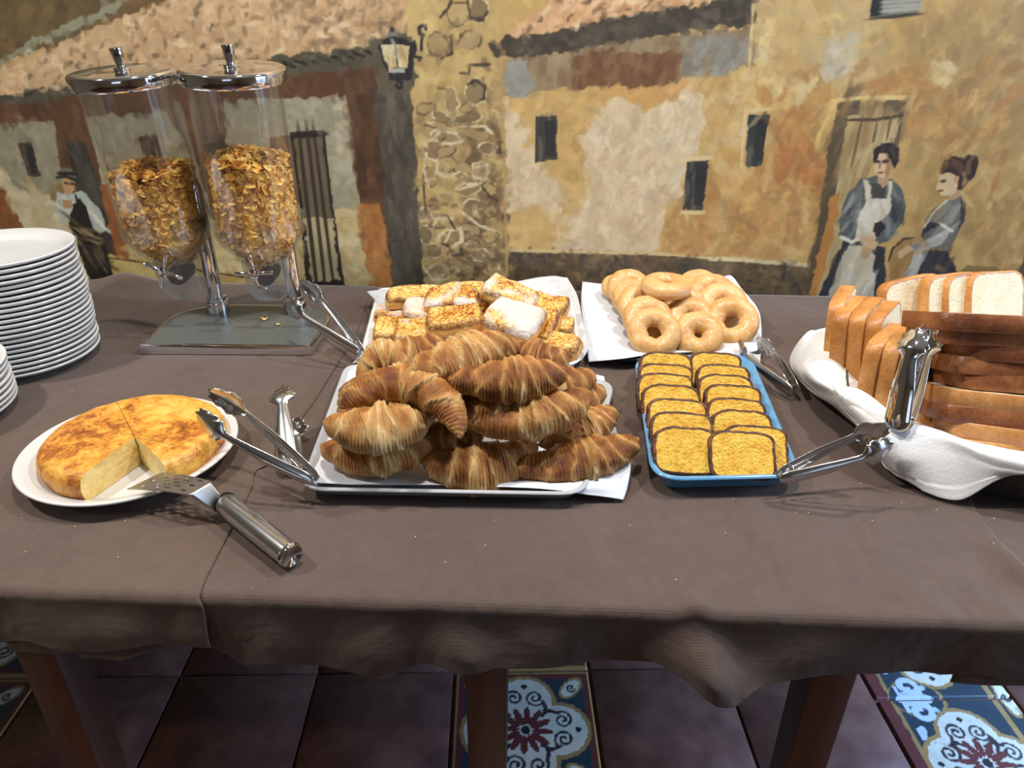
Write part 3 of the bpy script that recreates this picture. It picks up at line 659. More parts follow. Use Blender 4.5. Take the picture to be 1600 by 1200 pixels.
# wall mesh: fine where the photograph looks, coarser around
gx = np.concatenate([np.arange(CX0, -1.16, .01), np.arange(-1.16, 0.99, .0018), np.arange(0.99, CX1, .01)])
gz = np.concatenate([np.arange(CZ0, 0.715, .01), np.arange(0.715, 1.30, .0018), np.arange(1.30, CZ1, .01)])
gx = gx[np.r_[True, np.diff(gx) > 5e-4]]; gz = gz[np.r_[True, np.diff(gz) > 5e-4]]
ix = np.clip(((gx - CX0) / RES).astype(int), 0, cv.w - 1); iz = np.clip(((CZ1 - gz) / RES).astype(int), 0, cv.h - 1)
K = cv.C[iz][:, ix].transpose(1, 0, 2).reshape(-1, 3) / 255.0
g_ = K.mean(1, keepdims=True); K = np.clip(g_ + (K - g_) * .90, 0, 1) * np.array([.955, .965, .95])
K = np.where(K <= .04045, K / 12.92, ((np.maximum(K, 0) + .055) / 1.055) ** 2.4)
VX = np.stack([np.repeat(gx, len(gz)), np.full(len(gx) * len(gz), YW), np.tile(gz, len(gx))], 1)
mural_m, nt, b = new_mat('hand_painted_wall_paint')
at_ = node(nt, 'ShaderNodeAttribute'); at_.attribute_name = 'paint'
nt.links.new(at_.outputs['Color'], b.inputs['Base Color']); b.inputs['Roughness'].default_value = 0.52
h1 = noise(nt, coords(nt, (60, 1, 25)), 3, 4, .6, 1.0); bump(nt, b, h1, 0.12, 0.002)
mur = build('mural', VX, quads(len(gx), len(gz)), mural_m, bpy.data.objects['wall_back'], True, attrs={'paint': np.c_[K, np.ones(len(K))]})
mur['label'] = 'hand-painted village street with tiled roofs, lamp and three figures'
# ------------------------------------------------------------------ floor: terracotta and patterned tiles
grout = plain('dark_grout', (46, 36, 32), 0.9, 0, 0.1, 40)
fm, nt, b = new_mat('far_floor_tiles')
br = node(nt, 'ShaderNodeTexBrick'); br.offset = 0; br.inputs['Scale'].default_value = 1; br.inputs['Brick Width'].default_value = .286; br.inputs['Row Height'].default_value = .286; br.inputs['Mortar Size'].default_value = .004
br.inputs['Color1'].default_value = (*S((112, 74, 62)), 1); br.inputs['Color2'].default_value = (*S((98, 64, 54)), 1); br.inputs['Mortar'].default_value = (*S((44, 34, 30)), 1)
nt.links.new(coords(nt), br.inputs['Vector']); setc(nt, b, br.outputs['Color']); b.inputs['Roughness'].default_value = 0.4
floor = struct(build('floor', *mv(rbox(XR - XL + .2, YW - YF + .2, 0.1, 0), ((XL + XR) / 2, (YW + YF) / 2, -0.058)), fm, smooth=False))
O_ = at(710, 1049, 0.0); P2 = at(921, 1046, 0.0); e1 = (P2 - O_); TS = float(np.linalg.norm(e1)); e1 /= TS; e2 = np.array([-e1[1], e1[0], 0])
YAW = math.degrees(math.atan2(e1[1], e1[0]))
terra, nt, b = new_mat('worn_terracotta')
c = coords(nt, rnd=40.0); n1 = noise(nt, c, 5, 6, .62, .6); n2 = noise(nt, c, 22, 4, .6)
col = ramp(nt, n1, [(.28, (70, 44, 38)), (.5, (100, 64, 54)), (.66, (122, 84, 72)), (.8, (150, 122, 108))])
setc(nt, b, mix(nt, .35, col, ramp(nt, n2, [(.35, (72, 46, 40)), (.65, (126, 90, 78))])))
nt.links.new(ramp(nt, n1, [(.3, .30), (.7, .5)]), b.inputs['Roughness']); bump(nt, b, n2, .12, .002)
deco_m, nt, b = new_mat('printed_tile_glaze')
a_ = node(nt, 'ShaderNodeAttribute'); a_.attribute_name = 'paint'; n1 = noise(nt, coords(nt, rnd=10), 40, 5, .7)
setc(nt, b, mix(nt, ramp(nt, n1, [(.6, 0.0), (.72, .55)]), a_.outputs['Color'], (70, 56, 50))); b.inputs['Roughness'].default_value = .36

def deco_canvas(kind):
    k = Canvas(150, 150, (40, 58, 66), 11 + kind); Z = lambda P: np.array(P, float) * 150
    def ring(c, r, w, col): k.dot(Z(c), (r + w / 2) * 150, (r + w / 2) * 150, col, .4)
    def spiral(c, r, turns, a0, d, w, col):
        t = np.linspace(0, 1, 26); k.line(Z(np.c_[c[0] + d * r * (1 - t * .85) * np.cos(a0 + t * turns * 2 * PI), c[1] + r * (1 - t * .85) * np.sin(a0 + t * turns * 2 * PI)]), w * 150, col, rough=.2)
    ochre, light, dark, wine = (150, 118, 70), (196, 190, 172), (42, 36, 38), (96, 46, 44)
    if kind == 0:
        k.poly(Z([(0, 0), (1, 0), (1, 1), (0, 1)]), ochre, 0); k.poly(Z([(.03, .03), (.97, .03), (.97, .97), (.03, .97)]), wine, .4); k.poly(Z([(.075, .075), (.925, .075), (.925, .925), (.075, .925)]), (38, 54, 62), .4)
        cx = .5; lobes = [(.5, .27), (.73, .5), (.5, .73), (.27, .5)]
    else:
        k.poly(Z([(0, 0), (1, 0), (1, 1), (0, 1)]), (38, 54, 64), 0); k.poly(Z([(0, 0), (.09, 0), (.09, 1), (0, 1)]), wine, .4); k.poly(Z([(.10, 0), (.125, 0), (.125, 1), (.10, 1)]), ochre, .4)
        cx = .5; lobes = [(.5, .3), (.68, .5), (.5, .7), (.32, .5)]
    for l in lobes: ring(l, .20, .05, ochre)
    for l in lobes: ring(l, .20, -.01, light)
    k.dot(Z((cx, .5)), 37, 37, light, .4)
    for i, l in enumerate(lobes):
        a = math.atan2(l[1] - .5, l[0] - .5); px, py = -math.sin(a), math.cos(a)
        for d in (-1, 1):
            q = (l[0] + math.cos(a) * .03 + px * .075 * d, l[1] + math.sin(a) * .03 + py * .075 * d)
            spiral(q, .07, 1.6, a + d * 2.2, 1, .014, dark)
            k.line(Z([(l[0] + px * .13 * d, l[1] + py * .13 * d), (l[0] - math.cos(a) * .06 + px * .15 * d, l[1] - math.sin(a) * .06 + py * .15 * d), (l[0] - math.cos(a) * .12 + px * .12 * d, l[1] - math.sin(a) * .12 + py * .12 * d)]), 3.2, dark, rough=.8)
        k.dot(Z((l[0] + math.cos(a) * .13, l[1] + math.sin(a) * .13)), 3.2, 3.2, dark, .3)
    for i in range(12):
        a = i * PI / 6 + .1; k.dot(Z((cx + .115 * math.cos(a), .5 + .115 * math.sin(a))), 11, 3.7, wine, .5, math.degrees(a))
    k.dot(Z((cx, .5)), 6.5, 6.5, light, .2); k.dot(Z((cx, .5)), 5, 5, dark, .2)
    if kind == 0:
        for sx in (-1, 1):
            for sy in (-1, 1):
                c0 = (.5 + sx * .34, .5 + sy * .34); g = 45 * sx * sy
                k.dot(Z(c0), 17, 9.5, ochre, .4, g); k.dot(Z(c0), 13.5, 7, light, .4, g); spiral(c0, .035, 1.2, .5, 1, .01, dark)
    else:
        blue = (178, 190, 200)
        for yy in (0.0, 1.0):
            sg = 1 if yy == 0 else -1
            k.dot(Z((.30, yy)), 30, 24, ochre, .5); k.dot(Z((.29, yy)), 28, 21, (38, 54, 64), .5)
            k.poly(Z([(.15, yy - .02), (.36, yy - .035), (.44, yy), (.36, yy + .035), (.15, yy + .02)]), blue, .5)
            k.poly(Z([(.17, yy - .11), (.20, yy - .11), (.20, yy + .11), (.17, yy + .11)]), blue, .5)
            t = np.linspace(0, 1, 22); r = .085 * (1 - .7 * t)
            k.line(Z(np.c_[.27 + r * np.cos(-1 + 6 * t) , yy + sg * (.10 + r * np.sin(-1 + 6 * t))]), 6, blue, rough=.5)
            k.line(Z([(.20, yy + sg * .03), (.30, yy + sg * .05), (.38, yy + sg * .09)]), 6, blue, rough=.5)
            k.dot(Z((.19, yy + sg * .27)), 5, 9, blue, .8, 20)
        k.poly(Z([(.83, 0), (.87, 0), (.87, 1), (.83, 1)]), ochre, .4); k.poly(Z([(.87, 0), (1, 0), (1, 1), (.87, 1)]), (36, 50, 58), .4)
        for yy in (.0, .5, 1.0):
            k.dot(Z((.94, yy)), 8.5, 26, ochre, .4); k.dot(Z((.94, yy)), 6, 22, light, .4); spiral((.94, yy), .03, 1.3, 0, 1, .01, dark)
    C = np.clip(k.C / 255.0, 0, 1); return np.where(C <= .04045, C / 12.92, ((C + .055) / 1.055) ** 2.4)

tile_me = None; deco_me = {}
def tile_obj(i, j, kind, dj=0.0):
    global tile_me
    g = TS - .005; pos = O_ + e1 * TS * (i + .5) + e2 * TS * (j + dj - .5)
    if kind is None:
        if tile_me is None:
            o = build('tile', *mv(rbox(g, g, .012, .0022, 2), (0, 0, -.006)), terra, floor, True); autosmooth(o, 40); tile_me = o.data
        else:
            o = bpy.data.objects.new('tile', tile_me); COL.objects.link(o); o.parent = floor
    else:
        if kind not in deco_me:
            n = 120; t = np.linspace(-g / 2, g / 2, n); X, Y = np.meshgrid(t, t, indexing='ij'); Zz = np.zeros_like(X)
            e = np.minimum(g / 2 - np.abs(X), g / 2 - np.abs(Y)); Zz = np.where(e < .001, -.012, 0) - .001 * np.clip(1 - e / .003, 0, 1) * (e >= .001)
            C = deco_canvas(kind); q = np.linspace(0, 149, n).astype(int)
            K = C[::-1][q][:, q].transpose(1, 0, 2).reshape(-1, 3)
            o = build('tile', np.stack([X, Y, Zz], 2).reshape(-1, 3), quads(n, n), deco_m, floor, True, attrs={'paint': np.c_[K, np.ones(len(K))]}); deco_me[kind] = o.data
        else:
            o = bpy.data.objects.new('tile', deco_me[kind]); COL.objects.link(o); o.parent = floor
    o.location = (float(pos[0]), float(pos[1]), 0); o.rotation_euler = (0, 0, math.radians(YAW))
for i in range(-5, 6):
    for j in range(-3, 2):
        if i in (-4, 0): tile_obj(i, j, 0)
        elif i == 3: tile_obj(i, j, 1, -.30)
        else: tile_obj(i, j, None)

# ------------------------------------------------------------------ buffet table
wood, nt, b = new_mat('brown_stained_wood')
n1 = noise(nt, coords(nt, (18, 18, 1.6)), 3, 5, .6, .6)
setc(nt, b, ramp(nt, n1, [(.3, (66, 40, 28)), (.55, (92, 56, 36)), (.8, (112, 72, 46))])); b.inputs['Roughness'].default_value = .42; bump(nt, b, n1, .08, .001)
table = thing('buffet_table', 'long brown wooden buffet table under the brown cloths', 'table', (0, 0.93, 0))
TX0, TX1, TY0, TY1 = -1.42, 1.30, 0.512, 1.366
build('tabletop', *mv(rbox(TX1 - TX0, TY1 - TY0, .026, .003), ((TX0 + TX1) / 2, (TY0 + TY1) / 2 - .93, .7365 - .003)), wood, table, False)
for yy in (TY0 + .045, TY1 - .045): build('apron', *mv(rbox(TX1 - TX0 - .1, .02, .085, .002), ((TX0 + TX1) / 2, yy - .93, .677)), wood, table, False)
def leg(x, y, w0=.046, w1=.036):
    m = MB(); V, F = rbox(1, 1, 1, .06, 2); V = V.copy(); t = V[:, 2] + .5; w = w1 + (w0 - w1) * t
    V[:, 0] *= w; V[:, 1] *= w; V[:, 2] = t * .72; m.add((V + np.array([x, y - .93, 0]), F)); m.build('leg', wood, table, True, 40)
for px in (50, 759, 1306):
    x = float(aty(px, 1052 if px > 100 else 1010, TY0 + .02)[0]); leg(x, TY0 + .042)
for x in (TX0 + .06, TX1 - .06): leg(x, TY0 + .042)
for x in (TX0 + .06, -.60, .34, TX1 - .06): leg(x, TY1 - .06)

# ------------------------------------------------------------------ brown table covers
def cloth_mat(name, lo, hi):
    m, nt, b = new_mat(name)
    c = coords(nt); n1 = noise(nt, c, 5, 5, .6, .8); n2 = noise(nt, c, 70, 3, .6)
    col = ramp(nt, n1, [(.25, lo), (.75, hi)])
    setc(nt, b, mix(nt, .25, col, ramp(nt, n2, [(.35, lo), (.75, tuple(x * 1.12 for x in hi))])))
    b.inputs['Roughness'].default_value = .78; b.inputs['Sheen Weight'].default_value = .25; b.inputs['Sheen Roughness'].default_value = .5
    # embossed dot weave of the spun fabric, on slow creases
    ck = node(nt, 'ShaderNodeTexVoronoi'); ck.inputs['Scale'].default_value = 520; ck.inputs['Randomness'].default_value = .15; nt.links.new(c, ck.inputs['Vector'])
    big = noise(nt, coords(nt, (6, 3, 6)), 2.2, 3, .5, .4)
    h = math_(nt, 'ADD', math_(nt, 'MULTIPLY', ck.outputs['Distance'], .10), math_(nt, 'MULTIPLY', big, 3.0))
    bump(nt, b, h, .5, .006); return m
cloth_m = cloth_mat('brown_spun_fabric', (70, 54, 46), (88, 69, 59))
cloth_m2 = cloth_mat('brown_spun_fabric_left', (71, 55, 45), (90, 70, 58))

YE = 0.500                                                     # where the covers turn over the table edge
def hemz(pts): return [(float(aty(px, py, YE - .012)[0]), float(aty(px, py, YE - .012)[2])) for px, py in pts]
def cover(name, xl, xr, hem, folds, z0, mat, nx, label, back=1.362, zfun=None, group=None, YE=YE):
    ny, nd = 90, 44
    u = np.linspace(0, 1, nx); hx, hz = np.array(hem).T; r = .011
    ys = np.concatenate([np.linspace(back, YE + r, ny), YE + r - r * np.sin(np.linspace(0, PI / 2, 9)[1:])])
    zs = np.concatenate([np.zeros(ny), -r + r * np.cos(np.linspace(0, PI / 2, 9)[1:])])
    L = []
    G = np.zeros((nx, len(ys) + nd, 3))
    for j, (y, z) in enumerate(zip(ys, zs)):
        x = xl(y) + (xr(y) - xl(y)) * u; G[:, j, 0] = x; G[:, j, 1] = y; G[:, j, 2] = z0 + z
    xe0, xe1 = xl(YE), xr(YE)
    for k in range(nd):
        t = (k + 1) / nd; x = xe0 + (xe1 - xe0) * u + (t * .004 if xe1 > .3 else 0) * u
        if name == 'tablecloth': pass
        bot = np.interp(x, hx, hz); top = z0 - r
        G[:, len(ys) + k, 0] = x; G[:, len(ys) + k, 2] = top + (bot - top) * t
        d = np.zeros(nx)
        for (fx, fw, fa, lean) in folds: d += fa * np.exp(-((x - fx - lean * t) / (fw * (.55 + .75 * t))) ** 2) * smooth01(np.array(t * 1.3))
        d += .0025 * np.sin(x * 27 + 1.3) * t + .0012 * np.sin(x * 63) * t
        G[:, len(ys) + k, 1] = YE - d - .002 * t
    P = G.reshape(-1, 3)
    P[:, 2] += smooth01((P[:, 2] - z0 + .012) / .012) * .0005 * fnoise(P, 9, 4, 2)
    P[:, 1] += smooth01((z0 - .016 - P[:, 2]) / .05) * .0022 * fnoise(P, 22, 9, 2)
    for (fx, fw, fa, lean) in folds:                             # each fold starts as a small rise on the rim
        if fa > .015: P[:, 2] += .0065 * np.exp(-((P[:, 0] - fx) / .013) ** 2) * np.exp(-((P[:, 1] - YE - .004) / .022) ** 2) * smooth01((P[:, 2] - z0 + .03) / .03)
    if zfun is not None: P[:, 2] += zfun(P)
    o = build(name, P, quads(nx, len(ys) + nd), mat, None, True)
    md = o.modifiers.new('thick', 'SOLIDIFY'); md.thickness = .0008; md.offset = 1
    return tag(o, label, 'tablecloth', group)
seam_px = [(577, 462), (557, 520), (525, 572), (492, 625), (462, 665), (420, 725), (397, 735), (395, 758), (385, 778), (363, 823), (324, 898), (313, 925)]
sp = np.array([at(px, py, .7525) for px, py in seam_px])[::-1]
seam = lambda y: float(np.interp(y, sp[:, 1], sp[:, 0]))
hem_main = hemz([(-300, 1040), (112, 1028), (118, 1038), (180, 1045), (225, 1030), (280, 1022), (340, 1030), (380, 1047), (425, 1040), (500, 1047), (595, 1060), (665, 1040), (725, 1049), (770, 1042), (800, 1045), (920, 1047), (1010, 1042), (1070, 1054), (1110, 1072), (1145, 1078), (1175, 1069), (1250, 1064), (1325, 1062), (1425, 1067), (1485, 1072), (1525, 1066), (1598, 1074), (1900, 1080)])
fx = lambda px: float(aty(px, 985, YE)[0])
redge = lambda y: float(np.interp(y, [.40, .50, .567, .62, .676, .80, 1.36], [.517, .512, .483, .486, .492, .53, .66]))
def raise_right(P):
    e = np.array([redge(y) for y in P[:, 1]]) - P[:, 0]
    return .010 * np.exp(-(e / .018) ** 2) * np.exp(-((P[:, 1] - .565) / .05) ** 2) * (P[:, 2] > .74)
cover('tablecloth', lambda y: -.52, redge, hem_main,
      [(fx(1085), .030, .034, .022), (fx(705), .030, .0145, .015), (fx(600), .03, .012, .0), (fx(830), .03, .006, 0), (fx(1280), .05, .005, 0), (fx(430), .03, .006, 0)],
      .7505, cloth_m, 330, 'wide brown tablecloth in the middle, under the croissants and the blue plate', zfun=raise_right)
hem_left = hemz([(-500, 1020), (0, 1012), (25, 1006), (45, 1005), (75, 1012), (110, 1018), (160, 1019), (215, 1013), (240, 1010), (260, 1015), (333, 1017), (400, 1017)])
def left_bunch(P):
    g = .018 * np.exp(-((P[:, 0] + .83) / .05) ** 2) + .016 * np.exp(-((P[:, 0] + .69) / .035) ** 2)
    return g * np.exp(-((P[:, 1] - 1.362) / .045) ** 2)
cover('tablecloth', lambda y: -1.45, lambda y: seam(y) + (0.012 * smooth01(np.array((YE - y) / .01)) if y < YE else 0), hem_left, [(fx(160), .05, .006, 0), (fx(300), .02, .006, .01)],
      .7522, cloth_m2, 300, 'brown tablecloth at the left, under the plates and the cereal dispenser', zfun=left_bunch, YE=YE - .0035)
cover('tablecloth', lambda y: .40, lambda y: 1.33, hemz([(1400, 1080), (1600, 1084), (2400, 1110)]), [(.62, .04, .01, 0), (.9, .04, .012, 0)],
      .7488, cloth_m, 120, 'brown tablecloth at the far right, under the bread basket, its edge overlapped')
# ------------------------------------------------------------------ plates
ORD = ['topmost', 'second', 'third', 'fourth', 'fifth', 'sixth', 'seventh', 'eighth', 'ninth', 'tenth', 'eleventh', 'twelfth', 'thirteenth', 'fourteenth', 'fifteenth', 'sixteenth', 'seventeenth', 'eighteenth', 'nineteenth', 'twentieth', 'twenty-first', 'twenty-second']
def plate_prof(r, h, t=.0060, well=.66):
    return [(0, .003), (r * .58, .003), (r * .60, 0), (r * .64, 0), (r * .68, .004), (r * .9, h * .62), (r * .978, h - t * .85), (r * .992, h - t * .62), (r, h - t * .34), (r * .997, h - .0008), (r * .985, h), (r * .96, h - .0010),
            (r * .9, h * .62 + t * .75), (r * .76, .0075), (r * well, .0062), (r * .3, .006), (0, .006)]
v0 = build('dinner_plate', *lathe(plate_prof(.107, .017), 72), white_china, None, True); plate_me = v0.data; bpy.data.objects.remove(v0)
def plate_stack(cx, cy, n, step, where, grp, seed):
    r = random.Random(seed); dx = dy = 0
    for k in range(n):
        o = bpy.data.objects.new('dinner_plate', plate_me); COL.objects.link(o)
        dx = .7 * dx + r.uniform(-.0022, .0022); dy = .7 * dy + r.uniform(-.0016, .0016)
        o.location = (cx + dx, cy + dy, TZ + .0035 + k * step); o.rotation_euler = (0, 0, r.uniform(0, 6))
        q = n - 1 - k
        if q == 0: lab = 'round white dinner plate, topmost of ' + where
        elif k == 0: lab = 'round white dinner plate at the bottom of ' + where
        else: lab = 'white dinner plate, %s from the top of %s' % (ORD[q], where)
        tag(o, lab, 'plate', grp)
plate_stack(-.800, .996, 22, .00765, 'the tall stack at left', 'plates in the tall stack', 4)
e_ = at(18, 640, .762); plate_stack(float(e_[0]) - .109, float(e_[1]) - .012, 8, .0078, 'the low stack at the frame edge', 'plates in the low stack', 9)

# ------------------------------------------------------------------ clear plastic, cereal dispenser
def clear_mat(name, tint, gloss=.10, opac=.06):
    """thin clear plastic: mostly see-through, a fresnel reflection, a trace of haze"""
    m = bpy.data.materials.new(name); m.use_nodes = True; nt = m.node_tree; nt.nodes.clear()
    out = node(nt, 'ShaderNodeOutputMaterial'); tr = node(nt, 'ShaderNodeBsdfTransparent'); tr.inputs[0].default_value = (*tint, 1)
    gl = node(nt, 'ShaderNodeBsdfGlossy'); gl.inputs['Roughness'].default_value = .08; gl.inputs[0].default_value = (1, 1, 1, 1)
    df = node(nt, 'ShaderNodeBsdfDiffuse'); df.inputs[0].default_value = (.75, .77, .8, 1)
    lw = node(nt, 'ShaderNodeLayerWeight'); lw.inputs[0].default_value = .25
    f = math_(nt, 'ADD', math_(nt, 'MULTIPLY', lw.outputs['Facing'], gloss * 2.2), gloss * .45)
    m1 = node(nt, 'ShaderNodeMixShader'); m1.inputs[0].default_value = opac; nt.links.new(tr.outputs[0], m1.inputs[1]); nt.links.new(df.outputs[0], m1.inputs[2])
    m2 = node(nt, 'ShaderNodeMixShader'); nt.links.new(f, m2.inputs[0]); nt.links.new(m1.outputs[0], m2.inputs[1]); nt.links.new(gl.outputs[0], m2.inputs[2])
    nt.links.new(m2.outputs[0], out.inputs[0]); return m
clear_m = clear_mat('clear_plastic', (.965, .97, .975), .12, .008)
frost_m = clear_mat('hazy_plastic', (.88, .89, .90), .10, .16)
speck_m, nt, b = new_mat('grey_speckled_lacquer')
n1 = noise(nt, coords(nt), 900, 2, .7); setc(nt, b, ramp(nt, n1, [(.3, (74, 76, 74)), (.6, (104, 107, 104)), (.75, (138, 140, 136))])); b.inputs['Roughness'].default_value = .38; b.inputs['Metallic'].default_value = .25
flake_m, nt, b = new_mat('toasted_cornflake')
a_ = node(nt, 'ShaderNodeAttribute'); a_.attribute_name = 'tone'; n1 = noise(nt, coords(nt), 260, 3)
f = math_(nt, 'ADD', math_(nt, 'MULTIPLY', a_.outputs['Fac'], .75), math_(nt, 'MULTIPLY', n1, .25))
setc(nt, b, ramp(nt, f, [(.1, (190, 118, 36)), (.4, (234, 168, 62)), (.65, (250, 202, 98)), (.95, (255, 230, 156))])); b.inputs['Roughness'].default_value = .55

BZ = .769
base_px = [(217, 539), (233, 523), (262, 497), (285, 486.5), (322, 478.5), (360, 475.5), (420, 475.5), (477, 477.5), (500, 482), (512, 491), (514, 501), (500, 523), (487, 541)]
bp = [at(px, py, BZ)[:2] for px, py in base_px]
bc = np.mean(bp, axis=0)
disp = thing('cereal_dispenser', 'twin clear cereal dispenser with chrome lids on a grey metal base', 'dispenser', (bc[0], bc[1], TZ + .0035))
def catmull(P, n=6):
    P = np.array(P); m = len(P); out = []
    for i in range(m):
        p0, p1, p2, p3 = P[i - 1], P[i], P[(i + 1) % m], P[(i + 2) % m]
        sharp = i in (0, m - 1, m - 2)
        for t in np.linspace(0, 1, n, endpoint=False):
            out.append(p1 + (p2 - p1) * t if sharp else .5 * (2 * p1 + (p2 - p0) * t + (2 * p0 - 5 * p1 + 4 * p2 - p3) * t * t + (3 * p1 - p0 - 3 * p2 + p3) * t ** 3))
    return np.array(out)
ol = catmull(bp) - bc; cen = ol.mean(0)
def shrink(k): return cen + (ol - cen) * (1 - k / np.linalg.norm(ol - cen, axis=1))[:, None]
z1 = BZ - TZ - .0035
m = MB(); lay = [(0, 0), (-.0, .0005), (0, z1 - .003), (.001, z1 - .001), (.003, z1), (.006, z1), (.0065, z1 - .0006)]
n_ = len(ol); V = np.vstack([np.c_[shrink(k), np.full(n_, z)] for k, z in lay]); F = [tuple(f)[::-1] for f in quads(len(lay), n_, False, True)] + [tuple(range(n_))[::-1]]
m.add((V, F)); m.build('base_rim', chrome, disp, True, 30)
build('base_plate', np.c_[shrink(.0062), np.full(n_, z1 - .0004)], [tuple(range(n_))], speck_m, disp, False)
posts = []
for px, py in ((342, 486), (463, 486)):
    p = at(px, py, BZ) - np.array([bc[0], bc[1], TZ + .0035]); posts.append(p)
    po = build('post', *mv(lathe([(.0125, 0), (.0125, .215), (.0105, .222), (0, .223)], 28), p), chrome, disp, True); autosmooth(po, 40)
    co = build('collar', *mv(lathe([(.0195, -.0006), (.0195, .016), (.0185, .020), (.0165, .021), (.0165, .027), (.0126, .0275)], 32), p), chrome, po, True); autosmooth(co, 30)

def canister(Bp, Tp, post, fill, spin, hubp, lab):
    Bp = np.array(Bp); Tp = np.array(Tp); Z = Tp - Bp; L = np.linalg.norm(Z); Z /= L
    Y = np.array([0, 1.0, 0]); Y -= Z * Y.dot(Z); Y /= np.linalg.norm(Y); X = np.cross(Y, Z)
    M = Matrix.Identity(4)
    for i in range(3): M[i][0], M[i][1], M[i][2], M[i][3] = X[i], Y[i], Z[i], Bp[i]
    off = Matrix.Translation((-bc[0], -bc[1], -(TZ + .0035))); ML = off @ M
    r = .0695
    def part(nm, vf, mat, par=disp, sharp=40):
        o = build(nm, vf[0], vf[1], mat, par, True); autosmooth(o, sharp)
        if par is disp: o.matrix_local = ML
        return o
    part('canister', lathe_open([(r, -.006), (r, L - .004), (r - .0022, L - .004), (r - .0022, -.006), (r, -.006)], 72), clear_m)
    ring = part('joint_ring', lathe_open([(r + .0006, .016), (r + .0042, .016), (r + .0046, .013), (r + .0042, .0), (r + .0036, -.003), (r + .0036, -.008), (r + .0006, -.012), (r + .0006, .016)], 72), clear_m)
    part('funnel', lathe_open([(r + .001, -.012), (r - .002, -.020), (.046, -.050), (.026, -.068), (.024, -.068), (.044, -.049), (r - .004, -.019), (r - .001, -.012)], 64), clear_m)
    # outlet housing: an eight-cornered box under the funnel
    w, t0, t1, ch = .036, -.052, -.126, .017
    oc = [(-w, t0), (w, t0), (w, t1 + ch), (w - ch, t1), (-w + ch, t1), (-w, t1 + ch)]
    Vp, Fp = prism(oc, -.026, .026); Vp = np.c_[Vp[:, 0] + .004, Vp[:, 2], Vp[:, 1]]
    ho = part('outlet_housing', (Vp, [f[::-1] for f in Fp]), frost_m)
    md = ho.modifiers.new('edge', 'BEVEL'); md.width = .003; md.segments = 2
    part('paddle_wheel', xf(lathe([(.018, -.02), (.018, .02)], 8), Matrix.Translation((0, 0, -.082)) @ Matrix.Rotation(PI / 2, 4, 'X')), plain('dark_paddle_' + lab, (70, 62, 54), .5))
    lid = part('lid', lathe([(r + .0035, L - .017), (r + .0075, L - .0165), (r + .0085, L - .013), (r + .0085, L - .002), (r + .0075, L + .002), (r + .004, L + .004), (r, L + .0042), (r - .006, L + .0028), (.02, L + .0045), (0, L + .0048)], 80), chrome, sharp=60)
    kn = part('lid_knob', lathe([(.0105, L + .0045), (.0115, L + .0062), (.0105, L + .008), (.0056, L + .009), (.0056, L + .012), (.0066, L + .014), (.0072, L + .018), (.0095, L + .033), (.0092, L + .0345), (0, L + .0345)], 28), chrome, lid)
    # cross handle on a shaft
    hub = np.array(hubp); hl = np.array(M.inverted() @ Vector(hub))
    sh = part('handle_shaft', tube([hl + (0, .052, 0), hl + (0, .004, 0)], .0035, 12), chrome)
    hu = part('valve_handle', xf(lathe([(.0075, -.005), (.0085, -.003), (.0085, .004), (.006, .006), (0, .0062)], 24), Matrix.Translation(Vector(hl)) @ Matrix.Rotation(PI / 2, 4, 'X')), chrome)
    for k in range(4):
        a = math.radians(spin + 90 * k); d = np.array([math.cos(a), 0, math.sin(a)])
        part('spoke', tube([hl + d * .007, hl + d * .010, hl + d * .029, hl + d * .031], [.0022, .0029, .0033, .0024], 12), chrome, hu)
    # bracket holding the canister on its post
    pw = np.array([post[0] + bc[0], post[1] + bc[1], 0]); cl = M.inverted() @ Vector((pw[0], pw[1], float(Bp[2]) + .03))
    pth = [np.array(cl), np.array([cl.x * .6, r + .004, .008])]; part('bracket', tube(pth, .006, 10), chrome)
    # flakes: one heap nobody could count
    g = np.random.default_rng(int(fill * 1000)); Vs, Fs, tone = [], [], []
    core = lathe([(.02, -.062), (r - .010, -.016), (r - .010, fill - .008), (r * .5, fill - .002), (0, fill + .002)], 32); n0 = len(core[0]); Vs.append(core[0]); Fs += list(core[1]); tone += [0.05] * n0
    nfl = 2300
    for q in range(nfl):
        u = g.uniform()
        if u < .24:
            rr = (r - .009) * math.sqrt(g.uniform()); th = g.uniform(0, 2 * PI); p = np.array([rr * math.cos(th), rr * math.sin(th), fill + .010 * (1 - (rr / r) ** 2) + .003 * math.sin(3 * th + 1) + g.uniform(-.004, .005)]); nn = np.array([0, 0, 1.0])
        else:
            z = g.uniform(-.058, fill); R = r - .0085 if z > -.016 else np.interp(z, [-.066, -.016], [.016, r - .011]); th = g.uniform(0, 2 * PI); R -= g.uniform(0, .003)
            p = np.array([R * math.cos(th), R * math.sin(th), z]); nn = np.array([math.cos(th), math.sin(th), 0])
        nn = nn + g.normal(0, .42, 3); nn /= np.linalg.norm(nn); a1 = np.cross(nn, g.normal(0, 1, 3)); a1 /= np.linalg.norm(a1); a2 = np.cross(nn, a1)
        s1, s2 = g.uniform(.0050, .0098), g.uniform(.0042, .0076); cup = g.uniform(-.0018, .0026)
        tt = np.linspace(0, 2 * PI, 8, endpoint=False); wob = 1 + g.uniform(-.25, .2, 8)
        ringv = p + (np.cos(tt) * wob * s1)[:, None] * a1 + (np.sin(tt) * wob * s2)[:, None] * a2 + (cup * np.cos(2 * tt) + g.uniform(-.0005, .0005, 8))[:, None] * nn
        vv = np.vstack([p[None], ringv])
        rad = np.hypot(vv[:, 0], vv[:, 1]); lim = r - .0032 if p[2] > -.018 else 9; k = np.minimum(1, lim / np.maximum(rad, 1e-6)); vv[:, 0] *= k; vv[:, 1] *= k
